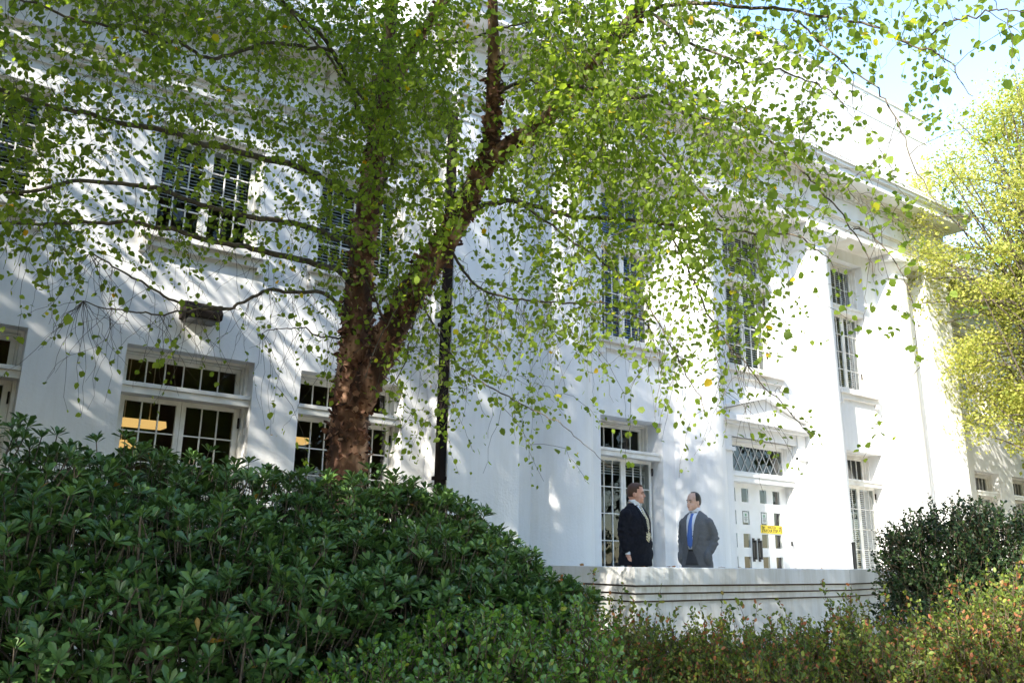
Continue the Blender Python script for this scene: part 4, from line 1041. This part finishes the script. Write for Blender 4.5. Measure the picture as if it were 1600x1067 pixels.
    for s in (-1, 1):
        p = arms[s]; q = [(p[0][0],p[0][1]*.97,p[0][2]+.01)]+[p[1]]+[p[2]]
        limb(j, q, [.070 if kind else .078,.062 if kind else .068,.050], 16)
        if not (kind == 0 and s == -1): ball(j, (.05, s*.20, .90), (.07,.045,.10), 12)
    def wrinkle(co):
        out = co.copy()
        for i in range(len(co)):
            x, y, z = co[i]; a = .0055*noise.noise(Vector((x*9, y*9, z*14+kind*9)))+.004*noise.noise(Vector((x*22, y*22, z*30)))
            near = math.exp(-((z-1.12)/.10)**2)*(.008 if abs(y) > .2 else .003); a += near*math.sin(z*95+y*30+x*20)
            d = Vector((x, y, 0)); d = d.normalized() if d.length > 1e-4 else d
            out[i,0] += d.x*a; out[i,1] += d.y*a
        return out
    jk = remeshed(j, 'jacket', coat, root, .0105, 4, post=wrinkle)
    bv = BVHTree.FromPolygons([v.co.copy() for v in jk.data.vertices], [tuple(p.vertices) for p in jk.data.polygons])
    def front(y, z, off):
        hit = bv.ray_cast(Vector((.6, y, z)), Vector((-1,0,0)))
        return Vector((hit[0].x+off if hit[0] else .05, y, z))
    def panel(name, mt, rows, off, th=.006):      # rows: (z, y0, y1)
        m = MB(); nc = 9; vs = []; 
        for z, a, c in rows:
            for k in range(nc): vs.append(front(a+(c-a)*k/(nc-1), z, off))
        n0 = len(vs); vs2 = [v-Vector((th+.012,0,0)) for v in vs]
        fs = [(i*nc+k, i*nc+k+1, (i+1)*nc+k+1, (i+1)*nc+k) for i in range(len(rows)-1) for k in range(nc-1)]
        rim = list(range(nc))+[i*nc+nc-1 for i in range(1,len(rows))]+list(range(n0-2, n0-nc-1, -1))+[i*nc for i in range(len(rows)-2,0,-1)]
        fs += [(rim[i]+0, rim[(i+1)%len(rim)], rim[(i+1)%len(rim)]+n0, rim[i]+n0) for i in range(len(rim))]
        m.add(vs+vs2, fs); return m.build(name, mt, root, smooth=True)
    vz = 1.13 if kind == 0 else .99
    Z = np.linspace(1.462, vz, 16)
    def hw(z): t_ = (z-vz)/(1.462-vz); return (.006+.056*t_**.9) if kind == 0 else (.028+.048*t_**.8)
    panel('shirt', SHIRT, [(z,-hw(z),hw(z)) for z in Z], .002)
    for s in (-1, 1):
        panel('lapel', coat, [(z, s*hw(z)*.97, s*(hw(z)+.012+.045*math.sin(math.pi*min(1,max(0,(z-vz)/(1.462-vz)))**.75))) for z in Z], .013, .008)
        m = MB(); m.add([Vector((.062,s*.002,1.462)), Vector((.060,s*.052,1.43)), Vector((.03,s*.075,1.49)), Vector((-.03,s*.078,1.525)), Vector((.035,s*.052,1.535)), Vector((.068,s*.012,1.50)),
                         Vector((-.075,s*.02,1.535)), Vector((-.075,s*.02,1.49))], [(0,1,2,5),(5,2,4),(2,3,4),(3,2,7,6)])
        c_ = m.build('shirt_collar', SHIRT, root); sd = c_.modifiers.new('t','SOLIDIFY'); sd.thickness = .008
    neck = MB(); ell_loft(neck, [((-.014,0,1.47),(.070,0,0),(0,.072,0)),((-.008,0,1.50),(.068,0,0),(0,.066,0)),((-.004,0,1.535),(.064,0,0),(0,.062,0))], 20); neck.f = neck.f[:-2]
    nb = neck.build('collar_band', SHIRT, root, smooth=True)
    tz = np.linspace(1.455, 1.12 if kind == 0 else 1.01, 12)
    bt = tz[-1]
    rows = [(z, -w__, w__) for z, w__ in zip(tz, [.022,.015,.019,.023,.026,.029,.032,.034,.036,.038,.034,.006])]
    if kind == 0: rows = [(z, -w__, w__) for z, w__ in zip(np.linspace(1.455,1.03,12), [.022,.016,.02,.024,.027,.03,.033,.036,.038,.040,.036,.006])]
    tie = panel('necktie', STRIPE if kind == 0 else BLUE, rows, .012, .004)
    if kind == 1:
        panel('open_front', trous, [(z,-.03-.07*(.99-z)/.19,.03+.07*(.99-z)/.19) for z in np.linspace(.985,.80,8)], .003)
        panel('belt', LEATHER, [(z,-.036,.036) for z in (.998,.985,.97)], .006)
    # cuffs
    if kind == 0:
        m = MB(); ell_loft(m, [((.028,-.225,.925),(.036,0,0),(0,.036,0)),((.034,-.223,.888),(.033,0,0),(0,.033,0))], 16); m.build('shirt_cuff', SHIRT, root)
    return body

# local scale: figures are modelled 1.78 m tall
p1 = at_r(990, 880, 10.75); p2 = at_r(1087, 880, 11.15)
def face_dir(p, deg):       # angle measured from the direction straight back to the eye, positive turns to the picture's right
    a = math.atan2(-p[1], -p[0]); return a+R(deg)
M1 = empty('person', (7.90,7.47,FL), 'man in navy suit with striped tie and short brown hair, hand hanging, looking right', 'person', rz=face_dir((7.90,7.47), 58))
M1.scale = (1.04,1.04,1.037); man(M1, 0, SKIN1, HAIR1, NAVY, NAVY, R(24))
M2 = empty('person', (9.06,7.47,FL), 'man in grey suit with blue tie and receding dark hair, hands in pockets, facing left', 'person', rz=face_dir((9.06,7.47), -30))
M2.scale = (1.0,1.0,1.01); man(M2, 1, SKIN2, HAIR2, GREY, DKGREY, R(-20))
